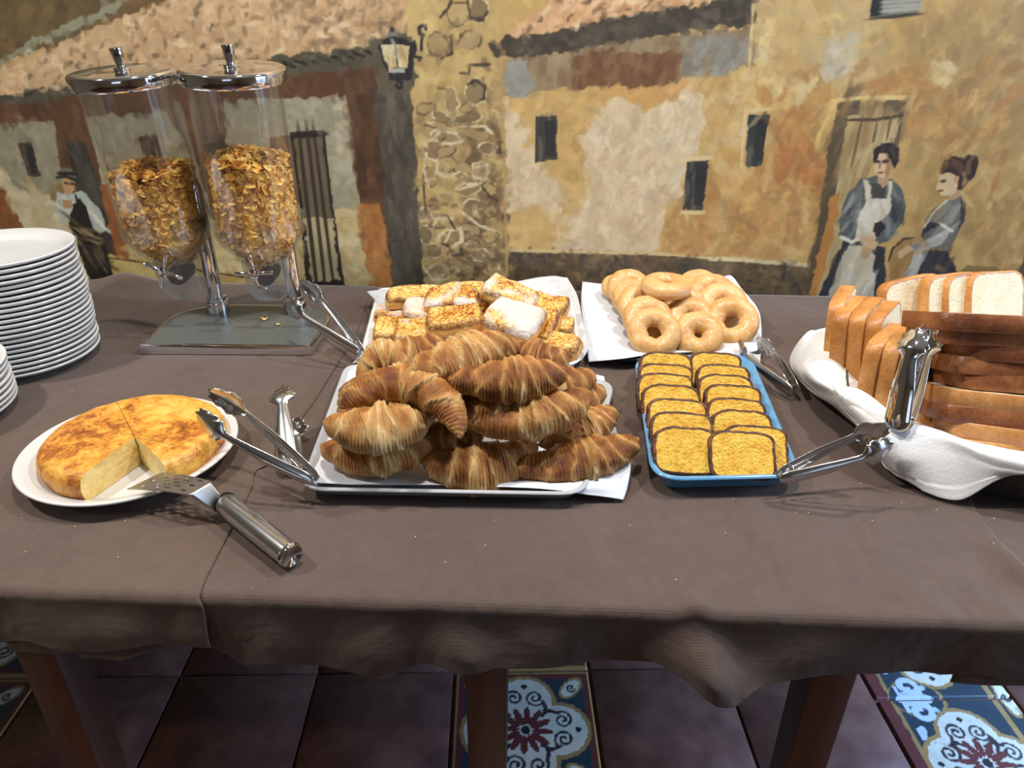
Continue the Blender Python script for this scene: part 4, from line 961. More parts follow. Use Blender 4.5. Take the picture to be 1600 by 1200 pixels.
        Vs.append(vv); tone += list(np.clip(np.r_[g.uniform(.35, .75), g.uniform(.45, .95, 8)], 0, 1))
    cnt = len(core[0])
    for q in range(nfl):
        o_ = cnt + q * 9; Fs += [(o_, o_ + 1 + i, o_ + 1 + (i + 1) % 8) for i in range(8)]
    fl = build('cornflakes', np.vstack(Vs), Fs, flake_m, None, False, attrs={'tone': np.array(tone)})
    fl.matrix_world = M
    tag(fl, 'golden cornflakes heaped in the %s canister of the cereal dispenser' % lab, 'cereal', None, 'stuff')
yj = 1.165
canister(aty(262, 352, yj), aty(192, 114, yj - .020), posts[0], .088, 20 - 45, aty(255, 424, yj - .085), 'left')
canister(aty(405, 353, yj), aty(362, 109, yj - .020), posts[1], .105, 0 + 4, aty(397, 427, yj - .085), 'right')
for (px, py, s, lab) in ((414, 500, 1.0, 'single cornflake lying on the grey dispenser base, the larger one'), (435, 508, .55, 'small cornflake crumb on the grey dispenser base near the right post')):
    p = at(px, py, BZ); t = np.linspace(0, 2 * PI, 10, endpoint=False); w = 1 + .2 * np.sin(3 * t + px)
    V = np.vstack([[[0, 0, .001]], np.c_[np.cos(t) * .0058 * s * w, np.sin(t) * .0042 * s * w, .0008 + .0018 * s * np.cos(2 * t) + .0018 * s], [[0, 0, .0022]], np.c_[np.cos(t) * .0058 * s * w, np.sin(t) * .0042 * s * w, .0018 + .0018 * s * np.cos(2 * t) + .0018 * s]])
    F = [(0, 1 + (i + 1) % 10, 1 + i) for i in range(10)] + [(11, 12 + i, 12 + (i + 1) % 10) for i in range(10)] + [(1 + i, 1 + (i + 1) % 10, 12 + (i + 1) % 10, 12 + i) for i in range(10)]
    o = build('cornflake', V, F, flake_m, None, True, attrs={'tone': np.full(22, .8)}); o.location = p; tag(o, lab, 'cornflake', 'cornflakes on the dispenser base')

# ------------------------------------------------------------------ potato omelette on its plate
PC = np.array([-.487, .722])
pl = build('serving_plate', *lathe(plate_prof(.1225, .022, .0055, .74), 96), white_china, None, True); pl.location = (PC[0], PC[1], TZ + .0035); pl.rotation_euler = (0, 0, .4)
tag(pl, 'large round white serving plate under the cut potato omelette', 'plate')
crust_m, nt, b = new_mat('fried_egg_crust')
c = coords(nt); n1 = noise(nt, c, 48, 6, .72, .5); n2 = noise(nt, c, 11, 3); n3 = noise(nt, c, 190, 4, .7, .6)
f = math_(nt, 'ADD', math_(nt, 'MULTIPLY', n1, .46), math_(nt, 'MULTIPLY', n2, .30)); f = math_(nt, 'ADD', f, math_(nt, 'MULTIPLY', n3, .26))
setc(nt, b, ramp(nt, f, [(.38, (112, 58, 20)), (.445, (164, 94, 32)), (.50, (206, 140, 48)), (.58, (226, 174, 78)), (.7, (234, 196, 108))])); b.inputs['Roughness'].default_value = .42; bump(nt, b, f, .5, .004)
crumb_m, nt, b = new_mat('egg_and_potato_crumb')
c = coords(nt); n1 = noise(nt, c, 70, 4, .6, .4); n2 = noise(nt, c, 18, 3)
setc(nt, b, mix(nt, .5, ramp(nt, n1, [(.3, (214, 170, 84)), (.55, (238, 210, 138)), (.75, (246, 228, 172))]), ramp(nt, n2, [(.35, (232, 196, 112)), (.65, (244, 224, 164))]))); b.inputs['Roughness'].default_value = .5; bump(nt, b, n1, .6, .004)
OH, OR = .036, .1035; OZ = TZ + .0035 + .0066; OC = PC + np.array([.004, .004])
apex = at(211, 684, OZ + OH)[:2]
ang = lambda px, py: math.atan2(*(at(px, py, OZ + OH)[:2] - apex)[::-1])
aL, aR, aB, aS = ang(100, 757), ang(268, 734), ang(183, 628), ang(309, 700)
prof = [(0, 1.0), (.2, 1.0), (.4, .995), (.6, .985), (.74, .965), (.84, .925), (.91, .855), (.955, .75), (.985, .60), (1.0, .44), (.995, .28), (.975, .12), (.945, .02), (.9, 0), (.5, 0), (0, 0)]
def omelette(a0, a1, lab, gap):
    while a1 < a0: a1 += 2 * PI
    n = max(10, int((a1 - a0) * 40)); T = np.linspace(a0, a1, n); pr = np.array(prof)
    f_ = []
    for i in range(len(pr) - 1): f_ += [pr[i] + (pr[i + 1] - pr[i]) * k / 4 for k in range(4)]
    pr = np.array(f_ + [prof[-1]])
    d = np.stack([np.cos(T), np.sin(T)], 1); a_ = apex - OC; bq = d @ a_; D = -bq + np.sqrt(bq ** 2 - a_ @ a_ + OR ** 2)
    mid = (a0 + a1) / 2; sh = np.array([math.cos(mid), math.sin(mid)]) * gap
    G = np.zeros((n, len(pr), 3)); G[:, :, :2] = apex + sh + d[:, None] * (D[:, None] * pr[None, :, 0])[:, :, None]; G[:, :, 2] = pr[None, :, 1] * OH
    P = G.reshape(-1, 3); P[:, 2] += np.where(P[:, 2] > .004, .0016 * fnoise(P, 45, 5, 3), 0); rr = 1 + .008 * fnoise(P, 38, 8, 2); P[:, :2] = OC + (P[:, :2] - OC) * rr[:, None]
    P[:, :2] -= apex
    root = thing('omelette_piece', lab, 'omelette', (apex[0], apex[1], OZ), 'pieces of the potato omelette')
    build('crust', P, quads(n, len(pr))[:, ::-1], crust_m, root, True)
    for s, i in ((0, 0), (1, n - 1)):
        L = P.reshape(n, len(pr), 3)[i]; cz = np.array([L[0, 0], L[0, 1], OH / 2]); m = 12
        rings = [cz + (L - cz) * k for k in np.linspace(0, 1, m)]; V = np.vstack(rings)
        nrm = np.cross(L[12] - L[0], np.array([0, 0, 1.0])); nrm /= np.linalg.norm(nrm); k_ = np.repeat(np.sin(np.linspace(0, PI, m)), len(pr))
        V = V + nrm * (fnoise(V, 120, 3, 3) * .0014 * k_)[:, None]
        F = quads(m, len(pr)); build('cut_face', V, F if s == 0 else F[:, ::-1], crumb_m, root, True)
omelette(aB, aL, 'left half of the potato omelette, the largest piece', .0004)
omelette(aS, aB, 'back right piece of potato omelette under the tongs', .0004)
omelette(aR, aS, 'small front right wedge of potato omelette beside the missing slice', .0030)

# ------------------------------------------------------------------ perforated spatula
sp_root_p = at(345, 790, TZ + .014)
spat = thing('spatula', 'steel spatula with slotted blade resting on the omelette plate', 'spatula', tuple(sp_root_p))
bl = [at(198, 764, TZ + .0285), at(252, 738, TZ + .030), at(331, 752, TZ + .042), at(295, 773, TZ + .041)]   # tip-left, tip-back, root-back, root-front
Q = np.array(bl) - sp_root_p
us = [0, .045]; cu = []
for k in range(5): us += [.10 + k * .175, .10 + k * .175 + .085]
us = sorted(set(us + [.92, 1.0])); vs_ = [0, .10, .16, .24, .33, .41, .50, .58, .67, .75, .84, .90, 1.0]
V = []; 
for u in us:
    for v in vs_:
        p = (Q[0] * (1 - v) + Q[1] * v) * (1 - u) + (Q[3] * (1 - v) + Q[2] * v) * u; p = p + np.array([0, 0, .0022 * math.sin(PI * u)]); V.append(p)
F = []; nv = len(vs_); slot_u = [i for i in range(len(us) - 1) if us[i] >= .09 and abs(us[i + 1] - us[i] - .085) < .005]
for i in range(len(us) - 1):
    for j in range(nv - 1):
        if i in slot_u and j in ((2, 6, 10) if slot_u.index(i) % 2 == 0 else (4, 8)): continue
        F.append((i * nv + j, (i + 1) * nv + j, (i + 1) * nv + j + 1, i * nv + j + 1))
blade = build('blade', V, F, steel_satin, spat, False); md = blade.modifiers.new('t', 'SOLIDIFY'); md.thickness = .0011
hA, hB = at(352, 787, TZ + .020) - sp_root_p, at(452, 866, TZ + .0165) - sp_root_p
nb = [Q[2], Q[3], at(342, 805, TZ + .012) - sp_root_p, at(352, 781, TZ + .024) - sp_root_p]
dirn = (hB - hA) / np.linalg.norm(hB - hA)
G = np.zeros((14, 9, 3))
for i, u in enumerate(np.linspace(0, 1, 14)):
    for j, v in enumerate(np.linspace(0, 1, 9)):
        a0_, b0_ = nb[1], nb[0]; a1_, b1_ = nb[2], nb[3]
        G[i, j] = (a0_ * (1 - u) + a1_ * u) * (1 - v) + (b0_ * (1 - u) + b1_ * u) * v + dirn * .012 * smooth01(np.array(max(0, u - .8) * 5)) * 0
nk = build('neck', G.reshape(-1, 3), quads(14, 9), steel_satin, spat, True); md = nk.modifiers.new('t', 'SOLIDIFY'); md.thickness = .0012
L_ = np.linalg.norm(hB - hA)
hd = build('handle', *tube([hA, hA + dirn * .002, hA + dirn * .01, hA + dirn * L_ * .5, hB - dirn * .008, hB], [.0118, .0124, .0126, .0128, .0126, .0124], 32), steel, spat, True); autosmooth(hd, 40)
build('bolster', *tube([hA - dirn * .0035, hA - dirn * .0012, hA + dirn * .0006], [.0122, .0129, .0129], 32), black_rubber, hd, True)
build('end_cap', *tube([hB - dirn * .0002, hB + dirn * .0035, hB + dirn * .005], [.0129, .0129, .0115], 32), chrome, hd, True)

# ------------------------------------------------------------------ serving tongs
def tongs(H, A, B, lab, w=.0088, tipw=.0150, mat=steel, bow=.004):
    H, A, B = map(lambda p: np.asarray(p, float), (H, A, B))
    ax = np.cross(A - H, B - H); ax /= np.linalg.norm(ax)
    root = thing('serving_tongs', lab, 'tongs', tuple(H), 'steel serving tongs')
    for T, other in ((A, B), (B, A)):
        d = T - H; L = np.linalg.norm(d); d /= L; n = np.cross(ax, d)
        if n.dot(other - H) > 0: n = -n
        m, k = 60, 15; ts = np.linspace(0, 1, m); us_ = np.linspace(-1, 1, k)
        G = np.zeros((m, k, 3))
        for i, t in enumerate(ts):
            hw = np.interp(t, [0, .04, .10, .40, .66, .72, .78, .85, .92, 1.0], [w * .55, w * .85, w, w * .88, w * .60, w * .58, tipw * .80, tipw, tipw * .96, tipw * .66])
            f = smooth01(np.array((t - .73) / .15)); lob = 1 + f * .11 * math.cos((t - .73) * 2 * PI / .085)
            depth = np.interp(t, [0, .1, .66, .75, .88, 1], [.003, .0050, .0035, .0036, .0062, .0030])
            for j, u in enumerate(us_):
                tt = t - f * (.055 * u * u - .012 * math.cos(3 * PI * u))
                path = H + d * L * tt + n * (.0055 * (1 - tt) + bow * math.sin(PI * tt) - .010 * smooth01(np.array((tt - .78) / .22)))
                G[i, j] = path + ax * hw * lob * u + n * depth * (1 - u * u) - n * depth * .4
        P = G.reshape(-1, 3) - H; F = quads(m, k)
        nrm = np.cross(G[m // 2 + 1, k // 2] - G[m // 2, k // 2], G[m // 2, k // 2 + 1] - G[m // 2, k // 2])
        if nrm.dot(n) < 0: F = F[:, ::-1]
        o = build('arm', P, F, mat, root, True); md = o.modifiers.new('t', 'SOLIDIFY'); md.thickness = .0010; md.offset = -1
    dm = (A + B) / 2 - H; dm /= np.linalg.norm(dm)
    build('hinge_pin', *tube([dm * .016 - ax * (w + .0012), dm * .016 - ax * (w + .0004), dm * .016 + ax * (w + .0004), dm * .016 + ax * (w + .0012)], [.0016, .0026, .0026, .0016], 12), mat, root, True)
    # bent spring and locking tab inside the hinge
    side = np.cross(ax, dm)
    pth = [dm * .045 + side * .006, dm * .030 + side * .0035, dm * .018, dm * .030 - side * .0035, dm * .045 - side * .006]
    build('spring', *tube(pth, .0011, 8), mat, root, True)
    V, F = rbox(.004, w * 1.5, .0012, .0004, 1); R = np.array([side, ax, dm]).T
    build('lock_tab', V @ R.T + dm * .004, F, mat, root, False)
    return root
tongs(at(563, 549, .783), at(477, 440, .845), at(441, 470, .845), 'steel tongs in front of the cereal dispenser, hinge in the french toast tray')
tongs(at(492, 750, .783), at(336, 607, .852), at(300, 650, .850), 'steel tongs reaching over the omelette from the corner of the croissant tray')
tongs(at(452, 733, .762), at(438, 598, .822), at(462, 662, .766), 'steel tongs lying on the cloth, tips pointing at the wall, left of the croissant tray', w=.0135, tipw=.0175)
tongs(at(1243, 612, .766), at(1146, 538, .782), at(1192, 530, .790), 'steel tongs between the doughnuts and the bread basket', w=.0115, tipw=.016, mat=steel_satin)
tongs(at(1401, 672, .815), at(1431, 512, .926), at(1460, 508, .913), 'tall steel tongs standing upright in the bread basket napkin', w=.0145, tipw=.0165, mat=chrome)
tongs(at(1217, 746, .781), at(1382, 662, .835), at(1400, 699, .832), 'steel tongs sticking out from the front corner of the blue plate')
# ------------------------------------------------------------------ trays and paper
def dish_outline(poly, r, n=8):
    """rounded corners on a quad (counter-clockwise)"""
    P = np.array(poly, float)[:, :2]; out = []; m = len(P)
    for i in range(m):
        p = P[i]; a = P[i - 1] - p; c = P[(i + 1) % m] - p; ri = r[i] if hasattr(r, '__len__') else r
        a = p + a / np.linalg.norm(a) * ri; c = p + c / np.linalg.norm(c) * ri
        for t in np.linspace(0, 1, n): out.append((1 - t) ** 2 * a + 2 * t * (1 - t) * p + t * t * c)
    return np.array(out)
def offset_in(P, d):
    T = np.roll(P, -1, 0) - np.roll(P, 1, 0); T /= np.linalg.norm(T, axis=1)[:, None]; N = np.stack([-T[:, 1], T[:, 0]], 1); return P + N * d
def dish(name, P, h, lay, mat, label, cat, z=None):
    """lay: (inset, height) rings from the outer foot over the rim to the inner floor"""
    c = P.mean(0); n = len(P); V = np.vstack([np.c_[offset_in(P, i) - c, np.full(n, zz)] for i, zz in lay])
    F = [tuple(f)[::-1] for f in quads(len(lay), n, False, True)] + [tuple(range(n))[::-1], tuple(range((len(lay) - 1) * n, len(lay) * n))]
    o = build(name, V, F, mat, None, True); autosmooth(o, 50); o.location = (c[0], c[1], TZ + .0032 if z is None else z); return tag(o, label, cat)
A_ = lambda px, py, z=TZ + .02: at(px, py, z)
ccw = lambda L: np.array(L)
tray_m = plain('pale_grey_tray', (172, 174, 178), .38, .0, .02, 10)
tray_white = plain('white_tray', (226, 228, 226), .32, 0, .02, 10)
dark_tray = plain('dark_tray', (48, 52, 58), .35, 0, .05, 10)
blue_m = plain('sky_blue_glaze', (92, 152, 196), .22, 0, .04, 9, coat=.4)
RIM = lambda h, f=.016: [(f + .002, 0), (f, 0), (.004, h - .004), (.001, h - .003), (0, h - .0015), (.001, h), (.003, h + .0004), (.006, h - .001), (f + .004, .0032), (f + .010, .003)]
t1 = [A_(466, 768, TZ + .018), A_(915, 776, TZ + .018), A_(962, 596, TZ + .018), A_(540, 570, TZ + .018)]
dish('serving_tray', dish_outline(t1, [.03, .03, .04, .03]), .018, RIM(.018), tray_m, 'pale grey rectangular tray holding the pile of croissants', 'tray')
t2 = [A_(560, 566, TZ + .022), A_(909, 572, TZ + .022), A_(893, 444, TZ + .022), A_(590, 452, TZ + .022)]
dish('serving_tray', dish_outline(t2, [.02, .03, .03, .02]), .022, RIM(.022), tray_white, 'white tray lined with waxed paper holding the french toast', 'tray')
t3 = [A_(958, 566, TZ + .014), A_(1196, 553, TZ + .014), A_(1150, 452, TZ + .014), A_(944, 462, TZ + .014)]
dish('serving_tray', dish_outline(t3, .025), .014, RIM(.014, .012), dark_tray, 'dark tray under the doughnuts and their white paper', 'tray')
bq = [A_(1018, 755, TZ + .022), A_(1254, 749, TZ + .022), A_(1172, 556, TZ + .022), A_(990, 560, TZ + .022)]
Pq = dish_outline(bq, [.042, .03, .04, .04], 12)
# the front edge bows outward
for i in range(len(Pq)):
    t = np.clip((Pq[i, 1] - Pq[:, 1].min()) / .02, 0, 1)
dish('serving_dish', Pq, .022, [(.018, 0), (.016, 0), (.005, .017), (.001, .0195), (0, .0215), (.001, .0232), (.003, .0238), (.006, .023), (.010, .019), (.020, .006), (.028, .0052)], blue_m, 'sky blue oblong dish holding two rows of sliced yellow cake', 'dish')

def papers(name, ctrl, label, mat=white_paper, **k):
    o = sheet(name, [[at(x, y, z) for x, y, z in row] for row in ctrl], mat, **k); return tag(o, label, 'paper')
z0 = TZ
wax_m, nt, b = new_mat('waxed_paper'); n1 = noise(nt, coords(nt), 60, 4, .6, .5)
setc(nt, b, ramp(nt, n1, [(.3, (188, 190, 192)), (.7, (210, 211, 213))])); b.inputs['Roughness'].default_value = .5; b.inputs['Subsurface Weight'].default_value = .0; bump(nt, b, n1, .3, .004)
# rows run from the back to the front, columns from left to right
papers('paper_liner', [[(546, 577, z0 + .019), (640, 572, z0 + .009), (760, 572, z0 + .008), (880, 575, z0 + .010), (944, 588, z0 + .019)],
                       [(530, 618, z0 + .016), (620, 625, z0 + .0075), (760, 625, z0 + .0075), (880, 625, z0 + .008), (950, 625, z0 + .018)],
                       [(510, 668, z0 + .016), (600, 670, z0 + .0075), (740, 670, z0 + .0075), (880, 670, z0 + .008), (962, 668, z0 + .020)],
                       [(490, 718, z0 + .017), (590, 720, z0 + .0075), (740, 720, z0 + .0075), (880, 715, z0 + .008), (968, 706, z0 + .018)],
                       [(474, 753, z0 + .020), (580, 757, z0 + .0185), (720, 757, z0 + .017), (850, 757, z0 + .017), (972, 735, z0 + .016)]],
       'white paper lining the croissant tray', n=(70, 70), crinkle=.0012, cs=28, seed=2)
papers('paper_napkin', [[(800, 722, z0 + .0125), (870, 712, z0 + .0125), (940, 704, z0 + .016), (986, 722, z0 + .020)],
                        [(790, 742, z0 + .0135), (870, 738, z0 + .0135), (935, 733, z0 + .017), (984, 742, z0 + .018)],
                        [(780, 754, z0 + .019), (860, 757, z0 + .020), (925, 757, z0 + .019), (980, 763, z0 + .010)],
                        [(776, 760, z0 + .0215), (856, 764, z0 + .021), (915, 772, z0 + .013), (974, 780, z0 + .0055)]],
       'white paper napkin hanging off the front right corner of the croissant tray', n=(50, 50), crinkle=.001, cs=40, seed=5)
papers('waxed_paper', [[(573, 455, z0 + .034), (650, 449, z0 + .022), (760, 446, z0 + .022), (850, 432, z0 + .036), (886, 434, z0 + .040)],
                       [(586, 472, z0 + .026), (650, 468, z0 + .008), (760, 468, z0 + .008), (850, 468, z0 + .012), (902, 462, z0 + .032)],
                       [(577, 500, z0 + .026), (640, 500, z0 + .008), (760, 500, z0 + .008), (850, 500, z0 + .010), (910, 500, z0 + .028)],
                       [(567, 535, z0 + .026), (640, 535, z0 + .008), (760, 535, z0 + .008), (850, 535, z0 + .010), (919, 540, z0 + .026)],
                       [(558, 561, z0 + .022), (640, 562, z0 + .018), (760, 562, z0 + .018), (850, 566, z0 + .018), (909, 562, z0 + .020)]],
       'crinkled waxed paper lining the french toast tray, edges standing up', wax_m, n=(70, 70), crinkle=.0022, cs=26, seed=8)
papers('paper_napkin', [[(910, 440, z0 + .022), (948, 444, z0 + .0215), (1000, 446, z0 + .016), (1050, 448, z0 + .0155)],
                        [(908, 474, z0 + .018), (955, 478, z0 + .0215), (1000, 480, z0 + .0085), (1060, 482, z0 + .0075)],
                        [(912, 515, z0 + .016), (960, 520, z0 + .0215), (1010, 525, z0 + .0085), (1080, 525, z0 + .0075)],
                        [(920, 565, z0 + .010), (972, 560, z0 + .0215), (1015, 554, z0 + .0215), (1090, 551, z0 + .018)]],
       'white paper napkin under the left row of doughnuts', n=(50, 50), crinkle=.001, cs=34, seed=11)
papers('paper_napkin', [[(1062, 452, z0 + .0175), (1100, 446, z0 + .020), (1138, 429, z0 + .034), (1160, 452, z0 + .030)],
                        [(1066, 482, z0 + .0085), (1110, 480, z0 + .0085), (1160, 474, z0 + .0215), (1184, 482, z0 + .022)],
                        [(1070, 520, z0 + .0085), (1110, 520, z0 + .0085), (1160, 518, z0 + .0215), (1190, 516, z0 + .018)],
                        [(1040, 553, z0 + .0205), (1100, 549, z0 + .0215), (1160, 556, z0 + .0205), (1188, 570, z0 + .008)]],
       'white paper napkin with a raised corner under the right row of doughnuts', n=(50, 50), crinkle=.001, cs=34, seed=14)
papers('paper_scrap', [[(556, 548, z0 + .026), (566, 552, z0 + .024), (580, 556, z0 + .022)], [(558, 558, z0 + .018), (568, 560, z0 + .020), (580, 563, z0 + .021)], [(550, 568, z0 + .008), (562, 566, z0 + .014), (577, 566, z0 + .019)]],
       'torn corner of waxed paper by the hinge of the back tongs', wax_m, n=(20, 20), crinkle=.0012, cs=60, seed=3)
papers('paper_scrap', [[(471, 728, z0 + .034), (478, 728, z0 + .034), (484, 732, z0 + .030)], [(470, 738, z0 + .030), (478, 742, z0 + .030), (488, 748, z0 + .024)], [(472, 744, z0 + .024), (482, 752, z0 + .022), (497, 758, z0 + .019)]],
       'folded paper corner over the tongs hinge at the croissant tray', n=(20, 20), crinkle=.0006, cs=60, seed=4)

# ------------------------------------------------------------------ croissants
cro_m, nt, b = new_mat('flaky_croissant_crust')
st_ = coords(nt, (88, 1.7, 1.7), attr='lay', rnd=30.0); c = coords(nt, rnd=30.0)
stri = noise(nt, st_, 1.0, 4, .7, .5); st2 = noise(nt, coords(nt, (34, .8, .8), attr='lay', rnd=17.0), 1.0, 3, .6, .8); blot = noise(nt, c, 38, 4, .6, .6); fine = noise(nt, c, 210, 3, .65, .5)
bk = node(nt, 'ShaderNodeAttribute'); bk.attribute_name = 'bake'
f = math_(nt, 'ADD', math_(nt, 'MULTIPLY', bk.outputs['Fac'], .40), math_(nt, 'MULTIPLY', blot, .42)); f = math_(nt, 'ADD', f, math_(nt, 'MULTIPLY', stri, .22)); f = math_(nt, 'ADD', f, math_(nt, 'MULTIPLY', fine, .12)); oi = node(nt, 'ShaderNodeObjectInfo'); f = math_(nt, 'ADD', f, math_(nt, 'MULTIPLY', math_(nt, 'SUBTRACT', oi.outputs['Random'], .55), .10))
col = ramp(nt, f, [(.40, (240, 214, 168)), (.50, (230, 192, 130)), (.60, (212, 160, 92)), (.70, (180, 118, 56)), (.84, (124, 70, 34))])
lines = mix(nt, 1.0, ramp(nt, stri, [(.34, (92, 50, 22)), (.40, (255, 255, 255)), (1.0, (255, 255, 255))]), ramp(nt, st2, [(.34, (176, 112, 58)), (.44, (255, 255, 255)), (.62, (255, 255, 255)), (.74, (222, 176, 122))]), 'MULTIPLY')
oi = node(nt, 'ShaderNodeObjectInfo')
setc(nt, b, mix(nt, ramp(nt, noise(nt, coords(nt, rnd=11.0), 26, 3, .6), [(.38, .22), (.62, .85)]), col, lines, 'MULTIPLY')); b.inputs['Roughness'].default_value = .42
hh = math_(nt, 'ADD', math_(nt, 'MULTIPLY', stri, 1.0), math_(nt, 'MULTIPLY', fine, .4)); bump(nt, b, hh, .75, .004)

def croissant_mesh(seed, bend=70, fat=1.0, steps=4.2):
    g = np.random.default_rng(seed); m, k = 220, 48
    S_ = np.linspace(-1, 1, m); T = np.linspace(0, 2 * PI, k, endpoint=False)
    L = .15; ph = math.radians(bend); rho = L / (2 * math.sin(ph / 2) if bend > 1 else 1)
    a = S_ * ph / 2; X = rho * np.sin(a); Y = rho * (math.cos(ph / 2) * 0 + 1 - np.cos(a)); Y = Y - Y.max() * .45
    dx, dy = np.cos(a), np.sin(a)
    sk, of = g.uniform(.25, .55), g.uniform(-.16, .16); amp = g.uniform(.09, .22, 12)
    s, t = np.meshgrid(S_, T, indexing='ij'); e = np.abs(s - of * (1 - np.abs(s)))
    R = fat * (.0265 * (1 - e ** 1.75 * .74) - .0045 * smooth01((e - .82) / .18)) * np.where(np.abs(s) > .97, np.sqrt(np.clip((1 - np.abs(s)) / .03, .0, 1)) * .85 + .15, 1)
    R = np.where(np.abs(s) >= .9999, .0005, R)
    P0 = np.stack([s * 3, np.cos(t) * .8, np.sin(t) * .8], 2).reshape(-1, 3)
    wob = fnoise(P0, 1.2, seed, 2).reshape(s.shape)
    u = e ** .85 * steps + sk * np.cos(t - .6 * np.sign(s)) + .35 * wob + g.uniform(.1, .5); fr = u - np.floor(u); lay = np.floor(u)
    lip = fr ** 2.2; edge = np.clip((fr - .86) / .14, 0, 1)
    r = R * (1 + amp[np.clip(lay.astype(int) + 2, 0, 11)] * (lip - .45) * (1 - .35 * e) + .09 * wob)
    # loose end of the dough triangle, a tongue across the middle
    tongue = np.exp(-((s - of + .05) / .10) ** 2) * np.clip(np.cos(t - 1.9), 0, 1) ** .6; r = r + .0028 * fat * smooth01(tongue * 1.6)
    r += .0007 * fnoise(P0 * np.array([9, 1, 1]), 3.0, seed + 1, 2).reshape(s.shape) + .0005 * np.sin(s * 130 + 5 * wob)
    cz, sz = np.sin(t), np.cos(t); flat = np.where(cz < 0, .74, .98)
    n_ = sz * r * 1.04; zz = cz * r * flat
    V = np.stack([X[:, None] + dy[:, None] * -n_ * -1 * -1, Y[:, None] + dx[:, None] * n_, zz], 2)
    bake = .22 + .46 * np.sin(PI * np.clip(fr * 1.05, 0, 1)) ** .8 + .14 * cz + .16 * e + .25 * fnoise(P0, 1.0, seed + 7, 2).reshape(s.shape)
    bake = np.where(fr < .10, bake - .05, bake) - .22 * smooth01(tongue * 1.4)
    lay3 = np.stack([s * 1.0 + .11 * np.cos(t + .4 * np.sign(s)) + .04 * wob, np.cos(t), np.sin(t)], 2)
    F = np.vstack([quads(m, k, False, True)]); V = V.reshape(-1, 3)
    o = build('croissant', V, F, cro_m, None, True, attrs={'bake': np.clip(bake, 0, 1).ravel(), 'lay': lay3.reshape(-1, 3)})
    me = o.data; bpy.data.objects.remove(o); return me
CM = [croissant_mesh(3, 58, 1.0, 3.2), croissant_mesh(8, 100, 1.04, 2.8), croissant_mesh(15, 34, .98, 3.5), croissant_mesh(21, 135, .95, 3.0), croissant_mesh(34, 72, 1.02, 2.6)]
def croissant(v, A, B, lab, roll=0, fat=1.0, drop=0.0):
    """A and B: (px, py, z) of the two tips"""
    A = at(*A); B = at(*B); M = frame(A, B, roll=roll); l = np.linalg.norm(B - A)
    o = bpy.data.objects.new('croissant', CM[v]); COL.objects.link(o)
    span = CM[v].vertices[0].co - CM[v].vertices[-1].co; s = l / span.length
    M = M @ Matrix.Diagonal((s, fat, fat, 1)); M.translation.z -= drop
    o.matrix_world = M; tag(o, lab, 'croissant', 'croissants piled on the grey tray'); return o
h = TZ
CR = [
 (1, (502, 712, h + .034), (694, 682, h + .046), 'croissant at the front left corner of the tray, bowed toward the front', 10, 1.02),
 (0, (661, 733, h + .028), (844, 708, h + .028), 'croissant at the middle of the front row, wide brown band across it', 30, 1.18),
 (2, (800, 738, h + .026), (1003, 694, h + .034), 'croissant at the front right, its tip reaching past the tray', 30, 1.02),
 (4, (504, 672, h + .078), (680, 654, h + .084), 'croissant in the left second layer above the front left corner one', 12, 1.10),
 (1, (714, 660, h + .080), (925, 626, h + .090), 'glossy brown croissant in the second layer, right of centre', 8, 1.0),
 (2, (846, 700, h + .028), (965, 643, h + .040), 'croissant low on the right edge, mostly hidden, pale pointed tip', 10, .95),
 (0, (836, 640, h + .045), (949, 612, h + .050), 'dark croissant on the right edge, blunt tip above the paper', 10, .9),
 (0, (812, 612, h + .072), (934, 590, h + .075), 'croissant at the upper right, dark end pointing at the blue dish', 0, .95),
 (0, (700, 640, h + .092), (888, 626, h + .092), 'croissant in the middle of the pile under the long pale one', 35, .95),
 (2, (700, 598, h + .128), (890, 586, h + .122), 'long pale croissant near the top of the pile, right of centre', 20, 1.05),
 (2, (634, 586, h + .132), (796, 532, h + .140), 'topmost croissant at the back, wide pale band in its middle', 28, 1.12),
 (3, (731, 652, h + .100), (547, 608, h + .106), 'bent croissant on the left shoulder, elbow pointing up', -35, .95),
 (2, (541, 660, h + .060), (570, 596, h + .078), 'croissant at the left edge tucked under the bent one', 0, .95),
 (0, (566, 652, h + .078), (690, 640, h + .082), 'small visible piece of croissant between the bent one and the left one', 0, .9),
 (3, (652, 578, h + .100), (555, 596, h + .094), 'arched croissant at the back left, beside the french toast', -50, .95),
 (0, (590, 560, h + .112), (700, 536, h + .116), 'croissant at the back left partly under the topmost one', 30, .9),
 (2, (742, 552, h + .110), (815, 546, h + .112), 'croissant tip peeking out behind the long pale one', 0, .8),
 (0, (800, 552, h + .100), (892, 566, h + .098), 'croissant at the back right with a light flaky end', 20, 1.0),
 (0, (640, 604, h + .095), (728, 614, h + .096), 'dark shiny croissant in the gap at the centre of the pile', 0, .9),
 (2, (640, 690, h + .045), (760, 676, h + .046), 'shadowed croissant inside the gap above the front row', 0, .95),
 (0, (600, 640, h + .032), (740, 630, h + .034), 'croissant inside the pile below the bent one', 0, 1.0),
 (2, (740, 600, h + .075), (860, 610, h + .072), 'croissant inside the pile below the long pale one', 0, 1.0),
 (2, (600, 590, h + .062), (720, 580, h + .064), 'croissant inside the back of the pile below the topmost one', 0, 1.0),
]
for v, A, B, lab, roll, fat in CR: croissant(v, A, B, lab, roll, fat)

